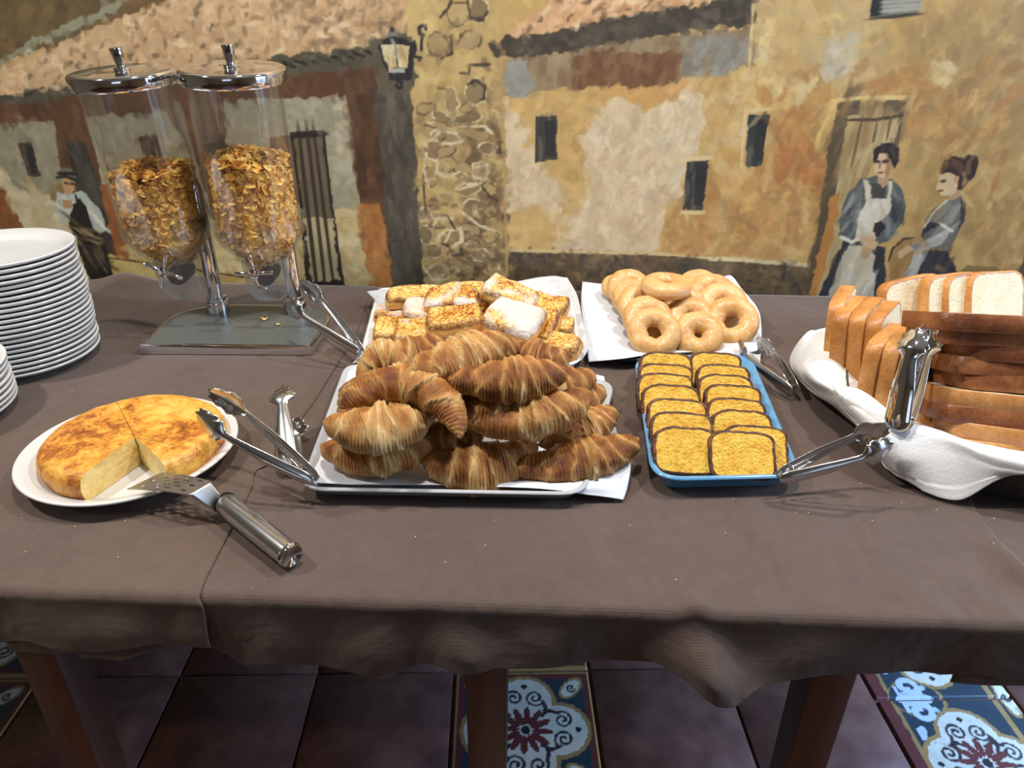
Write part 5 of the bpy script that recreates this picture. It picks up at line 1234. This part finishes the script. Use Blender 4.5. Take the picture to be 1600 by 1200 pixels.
# ------------------------------------------------------------------ french toast
def toast_mat(name, sugar):
    m, nt, b = new_mat(name); c = coords(nt, rnd=20.0)
    v = node(nt, 'ShaderNodeTexVoronoi', feature='DISTANCE_TO_EDGE'); v.inputs['Scale'].default_value = 95
    wp_ = node(nt, 'ShaderNodeVectorMath', operation='ADD'); nz = node(nt, 'ShaderNodeTexNoise'); nz.inputs['Scale'].default_value = 45; nz.inputs['Detail'].default_value = 3; nt.links.new(c, nz.inputs['Vector'])
    sc = node(nt, 'ShaderNodeVectorMath', operation='SCALE'); sc.inputs['Scale'].default_value = .035; nt.links.new(nz.outputs['Color'], sc.inputs[0]); nt.links.new(c, wp_.inputs[0]); nt.links.new(sc.outputs[0], wp_.inputs[1]); nt.links.new(wp_.outputs[0], v.inputs['Vector'])
    n1 = noise(nt, c, 24, 5, .65, .5); a_ = node(nt, 'ShaderNodeAttribute'); a_.attribute_name = 'zone'   # 1 on the top edge, 0 elsewhere
    sp_ = node(nt, 'ShaderNodeSeparateXYZ'); nt.links.new(a_.outputs['Vector'], sp_.inputs[0]); edge, top = sp_.outputs[0], sp_.outputs[1]
    base = ramp(nt, n1, [(.3, (206, 142, 60)), (.5, (228, 182, 94)), (.7, (236, 206, 130))])
    vein = ramp(nt, v.outputs['Distance'], [(.0, (104, 56, 20)), (.05, (196, 132, 56)), (.12, (255, 255, 255))])
    tp = mix(nt, math_(nt, 'MULTIPLY', ramp(nt, n1, [(.40, 1.0), (.66, .45)]), 1.0), base, mix(nt, 1.0, base, vein, 'MULTIPLY'))
    side = ramp(nt, n1, [(.3, (196, 124, 50)), (.5, (220, 160, 78)), (.72, (234, 194, 120))])
    col = mix(nt, top, side, tp)
    ed = math_(nt, 'MULTIPLY', edge, ramp(nt, noise(nt, c, 70, 3), [(.34, .6), (.55, 1.0)]), True)
    col = mix(nt, ed, col, (104, 56, 24))
    if sugar:
        sg = math_(nt, 'MULTIPLY', top, ramp(nt, noise(nt, c, 17, 4, .6, .4), [(.54 - sugar * .13, 0.0), (.66 - sugar * .10, .85)]), True); col = mix(nt, sg, col, (222, 212, 204))
    setc(nt, b, col); b.inputs['Roughness'].default_value = .45
    bump(nt, b, math_(nt, 'ADD', n1, math_(nt, 'MULTIPLY', v.outputs['Distance'], 1.5)), .45, .003); return m
TM = {0: toast_mat('egg_fried_toast', 0), 1: toast_mat('egg_fried_toast_sugared', .3), 2: toast_mat('egg_fried_toast_heavy_sugar', .75)}
def toast_mesh(seed, sx, sy, sz, wave):
    g = np.random.default_rng(seed); n = 26; u = np.linspace(-1, 1, n); X, Y = np.meshgrid(u, u, indexing='ij')
    # squarish plan with soft corners
    k = .82; q = np.maximum(np.abs(X), np.abs(Y)); rr = np.sqrt(X ** 2 + Y ** 2) + 1e-9; f = (q / rr) * .34 + .66; px, py = X * f * sx / 2, Y * f * sy / 2
    P0 = np.stack([X, Y, X * 0], 2).reshape(-1, 3); w = fnoise(P0, .9, seed, 2).reshape(n, n); w2 = fnoise(P0, 3.0, seed + 3, 2).reshape(n, n)
    e = np.clip((q - .80) / .20, 0, 1); ztop = sz / 2 * (1 + wave * 1.5 * w + .16 * w2 + .18 * smooth01((q - .6) / .3)) - sz * .34 * e ** 2.5
    zbot = -sz / 2 + sz * .12 * e ** 2 + wave * .4 * sz * w
    V = [np.stack([px, py, ztop], 2).reshape(-1, 3)]; zone = [np.stack([e ** 1.3, np.ones_like(X), X * 0], 2).reshape(-1, 3)]
    rim = [(i, 0) for i in range(n)] + [(n - 1, j) for j in range(1, n)] + [(i, n - 1) for i in range(n - 2, -1, -1)] + [(0, j) for j in range(n - 2, 0, -1)]
    R = np.array([a * n + b_ for a, b_ in rim]); top = V[0][R]; bot = np.stack([px, py, zbot], 2).reshape(-1, 3)[R]
    m = len(R); rows = 6
    for r_ in range(1, rows):
        t = r_ / (rows - 1); bul = 1 + .05 * math.sin(PI * t) + 0.0; p = top * (1 - t) + bot * t; p[:, :2] *= bul + .05 * fnoise(p, 60, seed, 2)[:, None]; V.append(p); zone.append(np.stack([np.full(m, .8 * max(0, 1 - t * 3.2)), np.zeros(m), np.zeros(m)], 1))
    F = [tuple(f_) for f_ in quads(n, n)]; nb = n * n
    for r_ in range(rows - 1):
        A0 = R if r_ == 0 else nb + (r_ - 1) * m + np.arange(m); B0 = nb + r_ * m + np.arange(m)
        F += [(A0[(i + 1) % m], A0[i], B0[i], B0[(i + 1) % m]) for i in range(m)]
    F.append(tuple(nb + (rows - 2) * m + np.arange(m))[::-1])
    o = build('french_toast', np.vstack(V), F, TM[0], None, True, attrs={'zone': np.vstack(zone)}); autosmooth(o, 50); return o
FT = [  # centre px, py, z; size; yaw, pitch (about x), roll (about y); sugar; seed; wave; label
 (648, 458, .052, .088, .045, .022, 12, 8, 0, 0, 1, .25, 'long french toast slice at the back left edge of its tray'),
 (616, 486, .026, .060, .058, .022, 4, 0, 0, 2, 2, .15, 'sugar-white french toast slice lying low at the left edge of its tray'),
 (653, 482, .048, .046, .060, .024, 6, 4, 12, 2, 3, .2, 'small sugared french toast slice in the back left, tilted to the left'),
 (706, 462, .066, .082, .062, .020, 4, 6, -4, 1, 4, .6, 'wavy french toast slice with curled sugared corner at the back middle'),
 (711, 494, .064, .080, .062, .027, 9, 4, -4, 0, 5, .12, 'plump yellow french toast slice with no sugar in the middle of the pile'),
 (736, 456, .052, .070, .056, .026, 0, 8, 0, 0, 6, .25, 'french toast slice at the far back behind the wavy one'),
 (797, 456, .074, .082, .058, .022, -14, 8, 20, 1, 7, .45, 'french toast slice on the back right, propped up at its left end'),
 (802, 494, .066, .080, .074, .030, -22, 10, 5, 2, 8, .22, 'large thick french toast slice dusted white with sugar, right of centre'),
 (857, 478, .046, .056, .060, .030, -16, 4, 4, 0, 9, .3, 'french toast slice at the right edge behind the charred one'),
 (876, 507, .034, .036, .046, .028, -8, 6, 10, 0, 10, .5, 'small dark-crusted french toast slice at the right edge of its tray'),
 (848, 510, .044, .042, .058, .022, -20, 24, -14, 0, 11, .35, 'yellow french toast slice leaning like a wedge beside the charred one'),
 (846, 534, .034, .108, .050, .024, -5, 8, -2, 1, 12, .4, 'long curved french toast slice at the front right of its tray'),
 (609, 512, .030, .046, .066, .024, 4, 6, 4, 0, 13, .3, 'browned french toast slice at the left side below the sugar-white one'),
 (650, 514, .040, .062, .066, .024, 6, 6, -2, 1, 14, .3, 'french toast slice with a melted sugar patch on the left front'),
 (606, 532, .022, .044, .044, .020, 0, 4, 0, 0, 15, .3, 'small french toast slice in the front left corner, second from the front'),
 (600, 553, .016, .050, .034, .022, 2, 0, 0, 0, 16, .1, 'french toast slice at the front left corner, beside the croissants'),
 (752, 522, .042, .066, .056, .026, -4, 4, 0, 2, 17, .25, 'sugared french toast slice just behind the topmost croissant'),
 (766, 482, .034, .056, .050, .024, 6, 0, 0, 0, 18, .2, 'french toast slice low in the middle between the two large ones'),
]
for (px, py, z, sx, sy, sz, yaw, pit, rol, sug, sd, wv, lab) in FT:
    o = toast_mesh(sd, sx * 1.12, sy * 1.12, sz, wv); o.data.materials[0] = TM[sug]; o.matrix_world = rotM(at(px, py, TZ + z + sz * .3) - (0, 0, sz * .3), yaw, pit, rol)
    tag(o, lab, 'french toast', 'french toast on the white tray')

# ------------------------------------------------------------------ doughnuts
don_m, nt, b = new_mat('sugar_glazed_doughnut')
c = coords(nt, rnd=20.0); n1 = noise(nt, c, 22, 4, .55, .4); n2 = noise(nt, c, 160, 3, .6); a_ = node(nt, 'ShaderNodeAttribute'); a_.attribute_name = 'rim'
col = ramp(nt, n1, [(.3, (192, 138, 78)), (.52, (214, 164, 100)), (.72, (226, 182, 122))])
col = mix(nt, math_(nt, 'MULTIPLY', a_.outputs['Fac'], .55), col, (240, 214, 172)); gz_ = ramp(nt, n2, [(.58, 0.0), (.70, .5)])
setc(nt, b, mix(nt, gz_, col, (242, 226, 202))); b.inputs['Roughness'].default_value = .45; b.inputs['Coat Weight'].default_value = .12; b.inputs['Coat Roughness'].default_value = .15; bump(nt, b, math_(nt, 'ADD', noise(nt, c, 55, 4, .6, .8), math_(nt, 'MULTIPLY', n2, .3)), .4, .004)
def donut_mesh(seed, hole=.30, oval=1.0):
    m, k = 64, 30; T = np.linspace(0, 2 * PI, m, endpoint=False); U = np.linspace(0, 2 * PI, k, endpoint=False); t, u = np.meshgrid(T, U, indexing='ij')
    Ro = .043; rt = Ro * (1 - hole) / 2; Rc = Ro - rt
    P0 = np.stack([np.cos(t), np.sin(t), u * 0], 2).reshape(-1, 3); w = fnoise(P0, 1.6, seed, 2).reshape(t.shape); w2 = fnoise(np.stack([np.cos(t) * 2, np.sin(t) * 2, np.cos(u)], 2).reshape(-1, 3), 1.5, seed + 4, 2).reshape(t.shape)
    rad = Rc * (1 + .03 * w) + rt * np.cos(u) * (1 + .05 * w2); rad = np.where(np.cos(u) < 0, rad * (1 + .22 * w * -np.cos(u)), rad)
    z = np.sin(u) * rt * .84 * (1 + .06 * w2) + .0008 * w
    rim = np.exp(-((np.sin(u) + .05) / .22) ** 2) * (np.cos(u) > 0)
    o = build('doughnut', np.stack([rad * np.cos(t) * oval, rad * np.sin(t), z], 2).reshape(-1, 3), quads(m, k, True, True), don_m, None, True, attrs={'rim': rim.ravel()})
    me = o.data; bpy.data.objects.remove(o); return me
DMS = [donut_mesh(2, .24), donut_mesh(5, .20), donut_mesh(9, .22), donut_mesh(12, .13, .97)]
DN = [  # px, py, height, tilt toward the viewer, yaw, mesh, scale, label
 (1022, 520, .042, 46, 0, 0, .98, 'doughnut at the front left, whole face and hole in view'),
 (1012, 498, .046, 40, 4, 1, .98, 'doughnut second in the left row, behind the front left one'),
 (1003, 477, .048, 38, 6, 2, .98, 'smooth browned doughnut third in the left row'),
 (990, 466, .044, 36, 8, 1, .92, 'doughnut fourth in the left row, only its upper edge in view'),
 (985, 452, .046, 34, 16, 0, 1.0, 'doughnut fifth in the left row, hole half in view'),
 (969, 452, .036, 26, 30, 1, .84, 'doughnut at the far back left end of its row'),
 (1091, 524, .036, 44, -4, 3, .96, 'doughnut at the front middle with a narrow slit hole'),
 (1079, 500, .040, 42, -2, 2, .96, 'doughnut second in the middle row'),
 (1070, 482, .042, 40, -6, 1, .96, 'doughnut third in the middle row below the topmost one'),
 (1080, 462, .044, 30, -20, 2, .92, 'doughnut at the back of the middle row, right of the topmost one'),
 (1142, 503, .042, 46, -14, 0, 1.04, 'golden doughnut at the front right, leaning, dark hole in view'),
 (1128, 478, .048, 42, -16, 2, 1.02, 'doughnut second in the right row'),
 (1111, 462, .050, 38, -14, 0, 1.02, 'doughnut third in the right row with an open hole'),
 (1092, 450, .046, 32, -10, 1, .95, 'doughnut at the far back of the right row'),
 (1041, 447, .084, 2, 6, 1, 1.0, 'topmost doughnut lying almost flat with shiny glaze'),
]
for (px, py, z, tl, yaw, k, s, lab) in DN:
    o = bpy.data.objects.new('doughnut', DMS[k]); COL.objects.link(o); o.matrix_world = rotM(at(px, py, TZ + z), yaw, tl, 0, s) @ Matrix.Rotation(random.uniform(0, 6), 4, 'Z')
    tag(o, lab, 'doughnut', 'glazed doughnuts on white paper')

# ------------------------------------------------------------------ yellow loaf cake
ckc, nt, b = new_mat('yellow_cake_crumb'); c = coords(nt, rnd=20.0); n1 = noise(nt, c, 90, 4, .6); v = node(nt, 'ShaderNodeTexVoronoi'); v.inputs['Scale'].default_value = 260; nt.links.new(c, v.inputs['Vector'])
col = ramp(nt, n1, [(.3, (208, 150, 40)), (.5, (226, 178, 62)), (.7, (236, 198, 90))])
setc(nt, b, mix(nt, ramp(nt, math_(nt, 'ADD', v.outputs['Distance'], math_(nt, 'MULTIPLY', n1, .35)), [(.30, .85), (.42, 0.0)]), col, (166, 106, 24))); b.inputs['Roughness'].default_value = .7; bump(nt, b, math_(nt, 'ADD', n1, v.outputs['Distance']), .45, .002)
ckr, nt, b = new_mat('dark_baked_cake_crust'); n1 = noise(nt, coords(nt, rnd=20.0), 120, 4, .65)
setc(nt, b, ramp(nt, n1, [(.34, (44, 22, 12)), (.52, (84, 46, 22)), (.68, (140, 86, 40)), (.8, (190, 140, 78))])); b.inputs['Roughness'].default_value = .6; bump(nt, b, n1, .8, .003)
ckt = plain('pale_sugar_top', (190, 142, 84), .7, 0, .2, 140, .6)
def slice_pair(name, root_name, sx, sy, th, seed, r=.006, n=72, crumb=None, crust=None, ct=.0022, topmat=None, wob=.0008, dome=0.0):
    """a slice lying in its own XY plane: crumb slab and the crust band around it"""
    t = np.linspace(0, 1, n, endpoint=False)
    per = []
    for q in t:
        a = q * 2 * PI; cx, cy = math.cos(a), math.sin(a); e = 5.5
        d = (abs(cx) ** e + abs(cy) ** e) ** (-1 / e); per.append((cx * d, cy * d))
    per = np.array(per); P = np.c_[per[:, 0] * sx / 2, per[:, 1] * sy / 2]
    P[:, 1] += np.where(per[:, 1] > 0, dome * (1 - per[:, 0] ** 2) * per[:, 1], 0)
    w = fnoise(np.c_[P * 1.0, np.zeros(n)], 60, seed, 2); P = P * (1 + wob * 20 * w)[:, None]
    m = 8
    def slab(Q, z0_, z1_, amp):
        rings = []; idx = []
        V, F = [], []
        for zz, fl in ((z1_, 0), (z0_, 1)):
            base = len(V)
            for k in np.linspace(1, 0, m)[:-1]:
                R_ = np.c_[Q * k, np.full(n, zz)]; R_[:, 2] += amp * fnoise(R_ + seed, 130, seed, 2) * (1 if not fl else -1); V += list(R_)
            V.append(np.array([0, 0, zz])); c_ = len(V) - 1
            for a in range(m - 2):
                for i in range(n):
                    f = (base + a * n + i, base + a * n + (i + 1) % n, base + (a + 1) * n + (i + 1) % n, base + (a + 1) * n + i); F.append(f if not fl else f[::-1])
            for i in range(n):
                f = (base + (m - 2) * n + i, base + (m - 2) * n + (i + 1) % n, c_); F.append(f if not fl else f[::-1])
        h_ = (m - 1) * n + 1
        for i in range(n): F.append((i, h_ + i, h_ + (i + 1) % n, (i + 1) % n))
        return np.array(V), F
    Vc, Fc = slab(P * (1 - ct / (max(sx, sy) / 2)), -th / 2, th / 2, .0006)
    cm_ = build('crumb', Vc, Fc, crumb, None, True); autosmooth(cm_, 60)
    # crust band
    lay = [(1 - ct / (sx / 2) - .012, th / 2 + .0002), (1 - .25 * ct / (sx / 2), th / 2 + .0003), (1, th / 2 - .0007), (1.004, 0), (1, -th / 2 + .0007), (1 - .25 * ct / (sx / 2), -th / 2 - .0003), (1 - ct / (sx / 2) - .012, -th / 2 - .0002)]
    V = np.vstack([np.c_[P * k, np.full(n, z)] for k, z in lay]); nz_ = fnoise(V, 170, seed + 2, 2); V[:, :2] *= (1 + wob * 14 * nz_)[:, None]
    cr_ = build('crust', V, quads(len(lay), n, False, True)[:, ::-1], crust, None, True)
    return cm_, cr_
def place_slice(proto, name, M, lab, cat, grp):
    r = thing(name, lab, cat, M=M, group=grp)
    for ch in proto:
        c = ch.copy(); COL.objects.link(c); c.parent = r
    return r
CKP = [slice_pair('c', 'c', .076, .054, .0165, s, crumb=ckc, crust=ckr, ct=.0032, wob=.0022, dome=.003) for s in (3, 8, 14)]
def cake(px, py, zb, wpx, k, lean, yaw, lab, sc=1.0):
    """px, py: middle of the upper edge of the slice's face"""
    top = at(px, py, TZ + zb); M = rotM(top, yaw, lean, 0, sc); M = M @ Matrix.Translation((0, -.027, -.006))
    place_slice(CKP[k % 3], 'cake_slice', M, lab, 'cake slice', 'sliced yellow cake on the blue dish')
LC = [(1041, 553, .054), (1040, 571, .054), (1040, 587, .054), (1049, 604, .054), (1058, 626, .054), (1065, 648, .055), (1072, 671, .056)]
RC = [(1118, 553, .054), (1130, 573, .054), (1134, 588, .054), (1145, 604, .054), (1150, 626, .054), (1159, 644, .055), (1180, 668, .058)]
def nm(i): return ['last, at the back', 'sixth from the front', 'fifth from the front', 'fourth from the front', 'third from the front', 'second from the front', 'foremost, whole face in view'][i]
for i, (px, py, z) in enumerate(LC): cake(px, py, z, 90, i, 52 - i * 1.0, -2, 'yellow cake slice in the left row, ' + nm(i))
for i, (px, py, z) in enumerate(RC): cake(px, py, z, 90, i + 1, 52 - i * 1.0, -3, 'yellow cake slice in the right row, ' + (nm(i) if i < 6 else 'just behind the foremost one'), .97)
cake(1158, 677, .058, 92, 1, 46, -2, 'yellow cake slice in the right row, foremost, whole face in view', 1.0)
for pr_ in CKP:
    for o in pr_: bpy.data.objects.remove(o)
# ------------------------------------------------------------------ bread basket
wk, nt, b = new_mat('grey_woven_fibre'); c = coords(nt, (1, 1, 1))
w1 = node(nt, 'ShaderNodeTexWave'); w1.bands_direction = 'Z'; w1.inputs['Scale'].default_value = 95; w1.inputs['Distortion'].default_value = 1.5; nt.links.new(c, w1.inputs['Vector'])
w2 = node(nt, 'ShaderNodeTexWave'); w2.bands_direction = 'X'; w2.inputs['Scale'].default_value = 110; w2.inputs['Distortion'].default_value = 1.0; nt.links.new(c, w2.inputs['Vector'])
f = math_(nt, 'MULTIPLY', w1.outputs['Fac'], w2.outputs['Fac']); setc(nt, b, ramp(nt, f, [(.0, (62, 58, 54)), (.4, (88, 84, 78)), (.8, (112, 108, 100))])); b.inputs['Roughness'].default_value = .7; bump(nt, b, f, .8, .004)
bk_px = [(1308, 640), (1372, 690), (1470, 738), (1640, 782), (1850, 790), (1850, 600), (1640, 505), (1480, 490), (1350, 505), (1305, 560)]
bp2 = [at(x, y, TZ + .022)[:2] for x, y in bk_px]
bo = catmull(bp2 + [], 5)
m_ = len(bo); c0 = bo.mean(0); Q = bo - c0
lay = [(.93, 0.0), (.955, .002), (1.0, .044), (1.008, .048), (1.0, .051), (.985, .050), (.975, .044), (.935, .008), (.9, .006)]
V = np.vstack([np.c_[Q * k * .965, np.full(m_, z)] for k, z in lay]); F = [tuple(f_)[::-1] for f_ in quads(len(lay), m_, False, True)] + [tuple(range(m_))[::-1], tuple(range((len(lay) - 1) * m_, len(lay) * m_))]
if True:
    ar = .5 * np.sum(bo[:, 0] * np.roll(bo[:, 1], -1) - np.roll(bo[:, 0], -1) * bo[:, 1])
    if ar < 0: F = [f_[::-1] for f_ in F]
bas = build('bread_basket', V, F, wk, None, True); bas.location = (c0[0], c0[1], TZ + .0032); tag(bas, 'low grey woven basket holding the sliced bread and white napkin', 'basket')
z0 = TZ
R1, R2, R3, R4 = [at(x, y, z0 + .022) * (1, 1, 0) for x, y in ((1372, 690), (1470, 738), (1640, 782), (1850, 790))]
crest = lambda a, b_, t, dy, z: a * (1 - t) + b_ * t + np.array([0, dy, z0 + z])
W_ = lambda x, y, z: at(x, y, z0 + z)
nap = sheet('cloth_napkin', [
    [W_(1290, 512, .040), W_(1335, 500, .052), W_(1440, 492, .058), W_(1600, 500, .060), W_(1760, 520, .060)],
    [W_(1258, 524, .052), W_(1310, 545, .062), W_(1440, 560, .017), W_(1600, 570, .017), W_(1780, 580, .055)],
    [W_(1233, 568, .006), W_(1285, 588, .063), W_(1400, 600, .017), W_(1600, 620, .017), W_(1800, 650, .055)],
    [W_(1268, 612, .018), W_(1322, 622, .064), W_(1405, 650, .034), W_(1600, 690, .024), W_(1800, 720, .058)],
    [W_(1302, 634, .022), W_(1352, 654, .064), crest(R1, R2, .62, .006, .064), crest(R2, R3, .60, .006, .064), crest(R3, R4, .7, .006, .064)],
    [W_(1340, 668, .020), W_(1383, 706, .040), crest(R1, R2, .86, -.012, .050), crest(R2, R3, .62, -.012, .054), crest(R3, R4, .75, -.012, .054)],
    [W_(1381, 730, .008), W_(1415, 752, .010), W_(1494, 781, .008), W_(1603, 738, .050), W_(1800, 770, .045)]],
    white_cotton, None, (130, 130), .0010, .0022, 24, 6, z0 + .0045, hem=.0010, fold=.0022)
tag(nap, 'white cloth napkin folded over the near edge of the bread basket', 'napkin')

flap = sheet('folded_edge', [[at(x, y, z0 + z) for x, y, z in row] for row in [
    [(1300, 603, .068), (1345, 610, .071), (1392, 645, .070)], [(1310, 618, .066), (1346, 634, .071), (1384, 664, .068)], [(1311, 634, .050), (1342, 668, .043), (1373, 698, .041)]]],
    white_cotton, nap, (50, 40), .0010, .0012, 24, 16, hem=.0010)

# ------------------------------------------------------------------ sandwich bread
bc_, nt, b = new_mat('white_bread_crumb'); c = coords(nt, rnd=20.0); n1 = noise(nt, c, 60, 4, .6); v = node(nt, 'ShaderNodeTexVoronoi'); v.inputs['Scale'].default_value = 300; nt.links.new(c, v.inputs['Vector'])
setc(nt, b, mix(nt, ramp(nt, v.outputs['Distance'], [(.12, .35), (.3, 0.0)]), ramp(nt, n1, [(.3, (226, 208, 168)), (.7, (240, 228, 198))]), (206, 184, 138))); b.inputs['Roughness'].default_value = .8; bump(nt, b, math_(nt, 'ADD', v.outputs['Distance'], n1), .3, .002)
def crust_mat(name, a, b_, c_):
    m, nt, bs = new_mat(name); c = coords(nt, rnd=20.0); n1 = noise(nt, c, 14, 4, .6, .3); n2 = noise(nt, c, 240, 3, .7)
    f = math_(nt, 'ADD', math_(nt, 'MULTIPLY', n1, .7), math_(nt, 'MULTIPLY', n2, .3)); setc(nt, bs, ramp(nt, f, [(.34, a), (.5, b_), (.64, c_)])); bs.inputs['Roughness'].default_value = .36; bump(nt, bs, n2, .35, .002); return m
cr_gold = crust_mat('golden_bread_crust', (166, 102, 48), (198, 136, 72), (222, 168, 102))
cr_dark = crust_mat('dark_bread_crust', (104, 58, 32), (144, 88, 50), (176, 116, 70))
cr_mid = crust_mat('brown_bread_crust', (156, 98, 50), (188, 130, 74), (212, 160, 100))
BP = {k: slice_pair('b', 'b', .112, .112, .0182 if k != 'g' else .0195, s, crumb=bc_, crust=mm, ct=.0030, wob=.0006, n=80) for k, s, mm in (('g', 4, cr_gold), ('d', 9, cr_dark), ('m', 13, cr_mid))}
def bread(kind, loc, X, Y, lab, grp, s=1.0):
    """slice plane spanned by X (width) and Y (height)"""
    X = np.array(X, float); X /= np.linalg.norm(X); Y = np.array(Y, float); Y -= X * Y.dot(X); Y /= np.linalg.norm(Y); Z = np.cross(X, Y)
    M = Matrix.Identity(4)
    for i in range(3): M[i][0], M[i][1], M[i][2], M[i][3] = X[i] * s, Y[i] * s, Z[i] * s, float(loc[i])
    place_slice(BP[kind], 'bread_slice', M, lab, 'bread slice', grp)
# stack of slices on the right, crust edges to the viewer, each one pushed a little further back
tilt = math.radians(20)
nB = np.array([.05, math.sin(tilt), math.cos(tilt)]); nB /= np.linalg.norm(nB)
fronts = [(1470, 738), (1474, 706), (1480, 680), (1470, 655), (1472, 630), (1504, 604), (1496, 580), (1510, 557), (1482, 534), (1470, 512)]
for k in range(10):
    zf = .022 + .0180 * k * math.cos(tilt); yaw = -14 + (0, 2, -1, 4, 3, 7, 9, 6, 12, 10)[k]
    c_ = at(fronts[k][0], fronts[k][1] - 10, z0 + zf + .008)                 # front left corner of this slice
    X = np.array([math.cos(math.radians(yaw)), math.sin(math.radians(yaw)), 0]); Y = np.array([-X[1], X[0], -math.tan(tilt)]); Y -= X * Y.dot(X); Y /= np.linalg.norm(Y)
    w_ = .112 * 1.1
    lab = 'bread slice in the dark-crusted stack, ' + ('lowest, broad cracked front' if k == 0 else 'topmost' if k == 9 else '%s from the bottom' % ORD[k])
    bread('m' if k in (0, 1, 2, 4) else 'd', c_ + X * w_ * .49 + Y * w_ * .49, X, Y, lab, 'bread stack with dark crust', 1.1)
# slices leaning on edge at the left
LB = [((1312, 514, .080), (.50, .86, 0), (-.10, .05, 1.0), (0,), ['at the far left of the basket, leaning outward']),
      ((1352, 534, .078), (.60, .80, 0), (-.14, .05, 1.0), (-1, 0, 1), ['second from the left, back one of a close trio', 'third from the left, middle of a close trio', 'fourth from the left, front one of a close trio']),
      ((1404, 582, .066), (.66, .75, 0), (-.08, .0, 1.0), (-1, 0, 1), ['in the square block left of the tall tongs, its left slice', 'in the square block left of the tall tongs, its middle slice', 'in the square block, partly behind the tall tongs']),
      ((1450, 622, .046), (.55, .83, 0), (-.42, .10, .9), (0,), ['slumped at the front between the tall tongs and the dark stack'])]
for p, X, Y, offs, labs in LB:
    X = np.array(X, float); nz = np.array([X[1], -X[0], 0]); nz /= np.linalg.norm(nz)
    for q, lab in zip(offs, labs): bread('g', at(p[0], p[1], z0 + p[2]) + nz * q * .0200 + np.array([0, 0, -.002 * abs(q)]) + X * .004 * q, X, Y, 'pale-crusted bread slice ' + lab, 'pale crusted bread slices on edge at left')
BB = [((1424, 488, .068), (.94, .32, .10), (.05, .35, .9), 'bread slice at the back left, its face half hidden by its neighbours'),
      ((1484, 483, .076), (.93, .36, -.02), (.02, .36, .9), 'bread slice at the back, second of the fanned ones'),
      ((1514, 482, .077), (.93, .36, -.03), (.02, .36, .9), 'bread slice at the back, third of the fanned ones'),
      ((1550, 480, .079), (.94, .33, -.05), (.02, .38, .9), 'bread slice at the back right, wide white face in view')]
for p, X, Y, lab in BB: bread('g', at(p[0], p[1], z0 + p[2]), X, Y, lab, 'white-faced bread slices fanned at the back')
for pr_ in BP.values():
    for o in pr_: bpy.data.objects.remove(o)

# ------------------------------------------------------------------ crumbs strewn on the cloth
g = np.random.default_rng(12); mb = MB()
for q in range(70):
    px, py = g.uniform(30, 1560), g.uniform(560, 925); p = at(px, py, TZ + .0036); s_ = g.uniform(.0005, .0012)
    V, F = rbox(1, 1, 1, .25, 1); V = V * np.array([s_ * g.uniform(.7, 1.6), s_, s_ * .8]); a = g.uniform(0, 6); R = np.array([[math.cos(a), -math.sin(a), 0], [math.sin(a), math.cos(a), 0], [0, 0, 1]])
    mb.add((V @ R.T + p + (0, 0, s_ * .1), F))
tc_ = mb.build('table_crumbs', plain('pale_crumb', (222, 190, 140), .8), None, True); tag(tc_, 'pale pastry crumbs strewn over the brown tablecloths', 'crumbs', None, 'stuff')
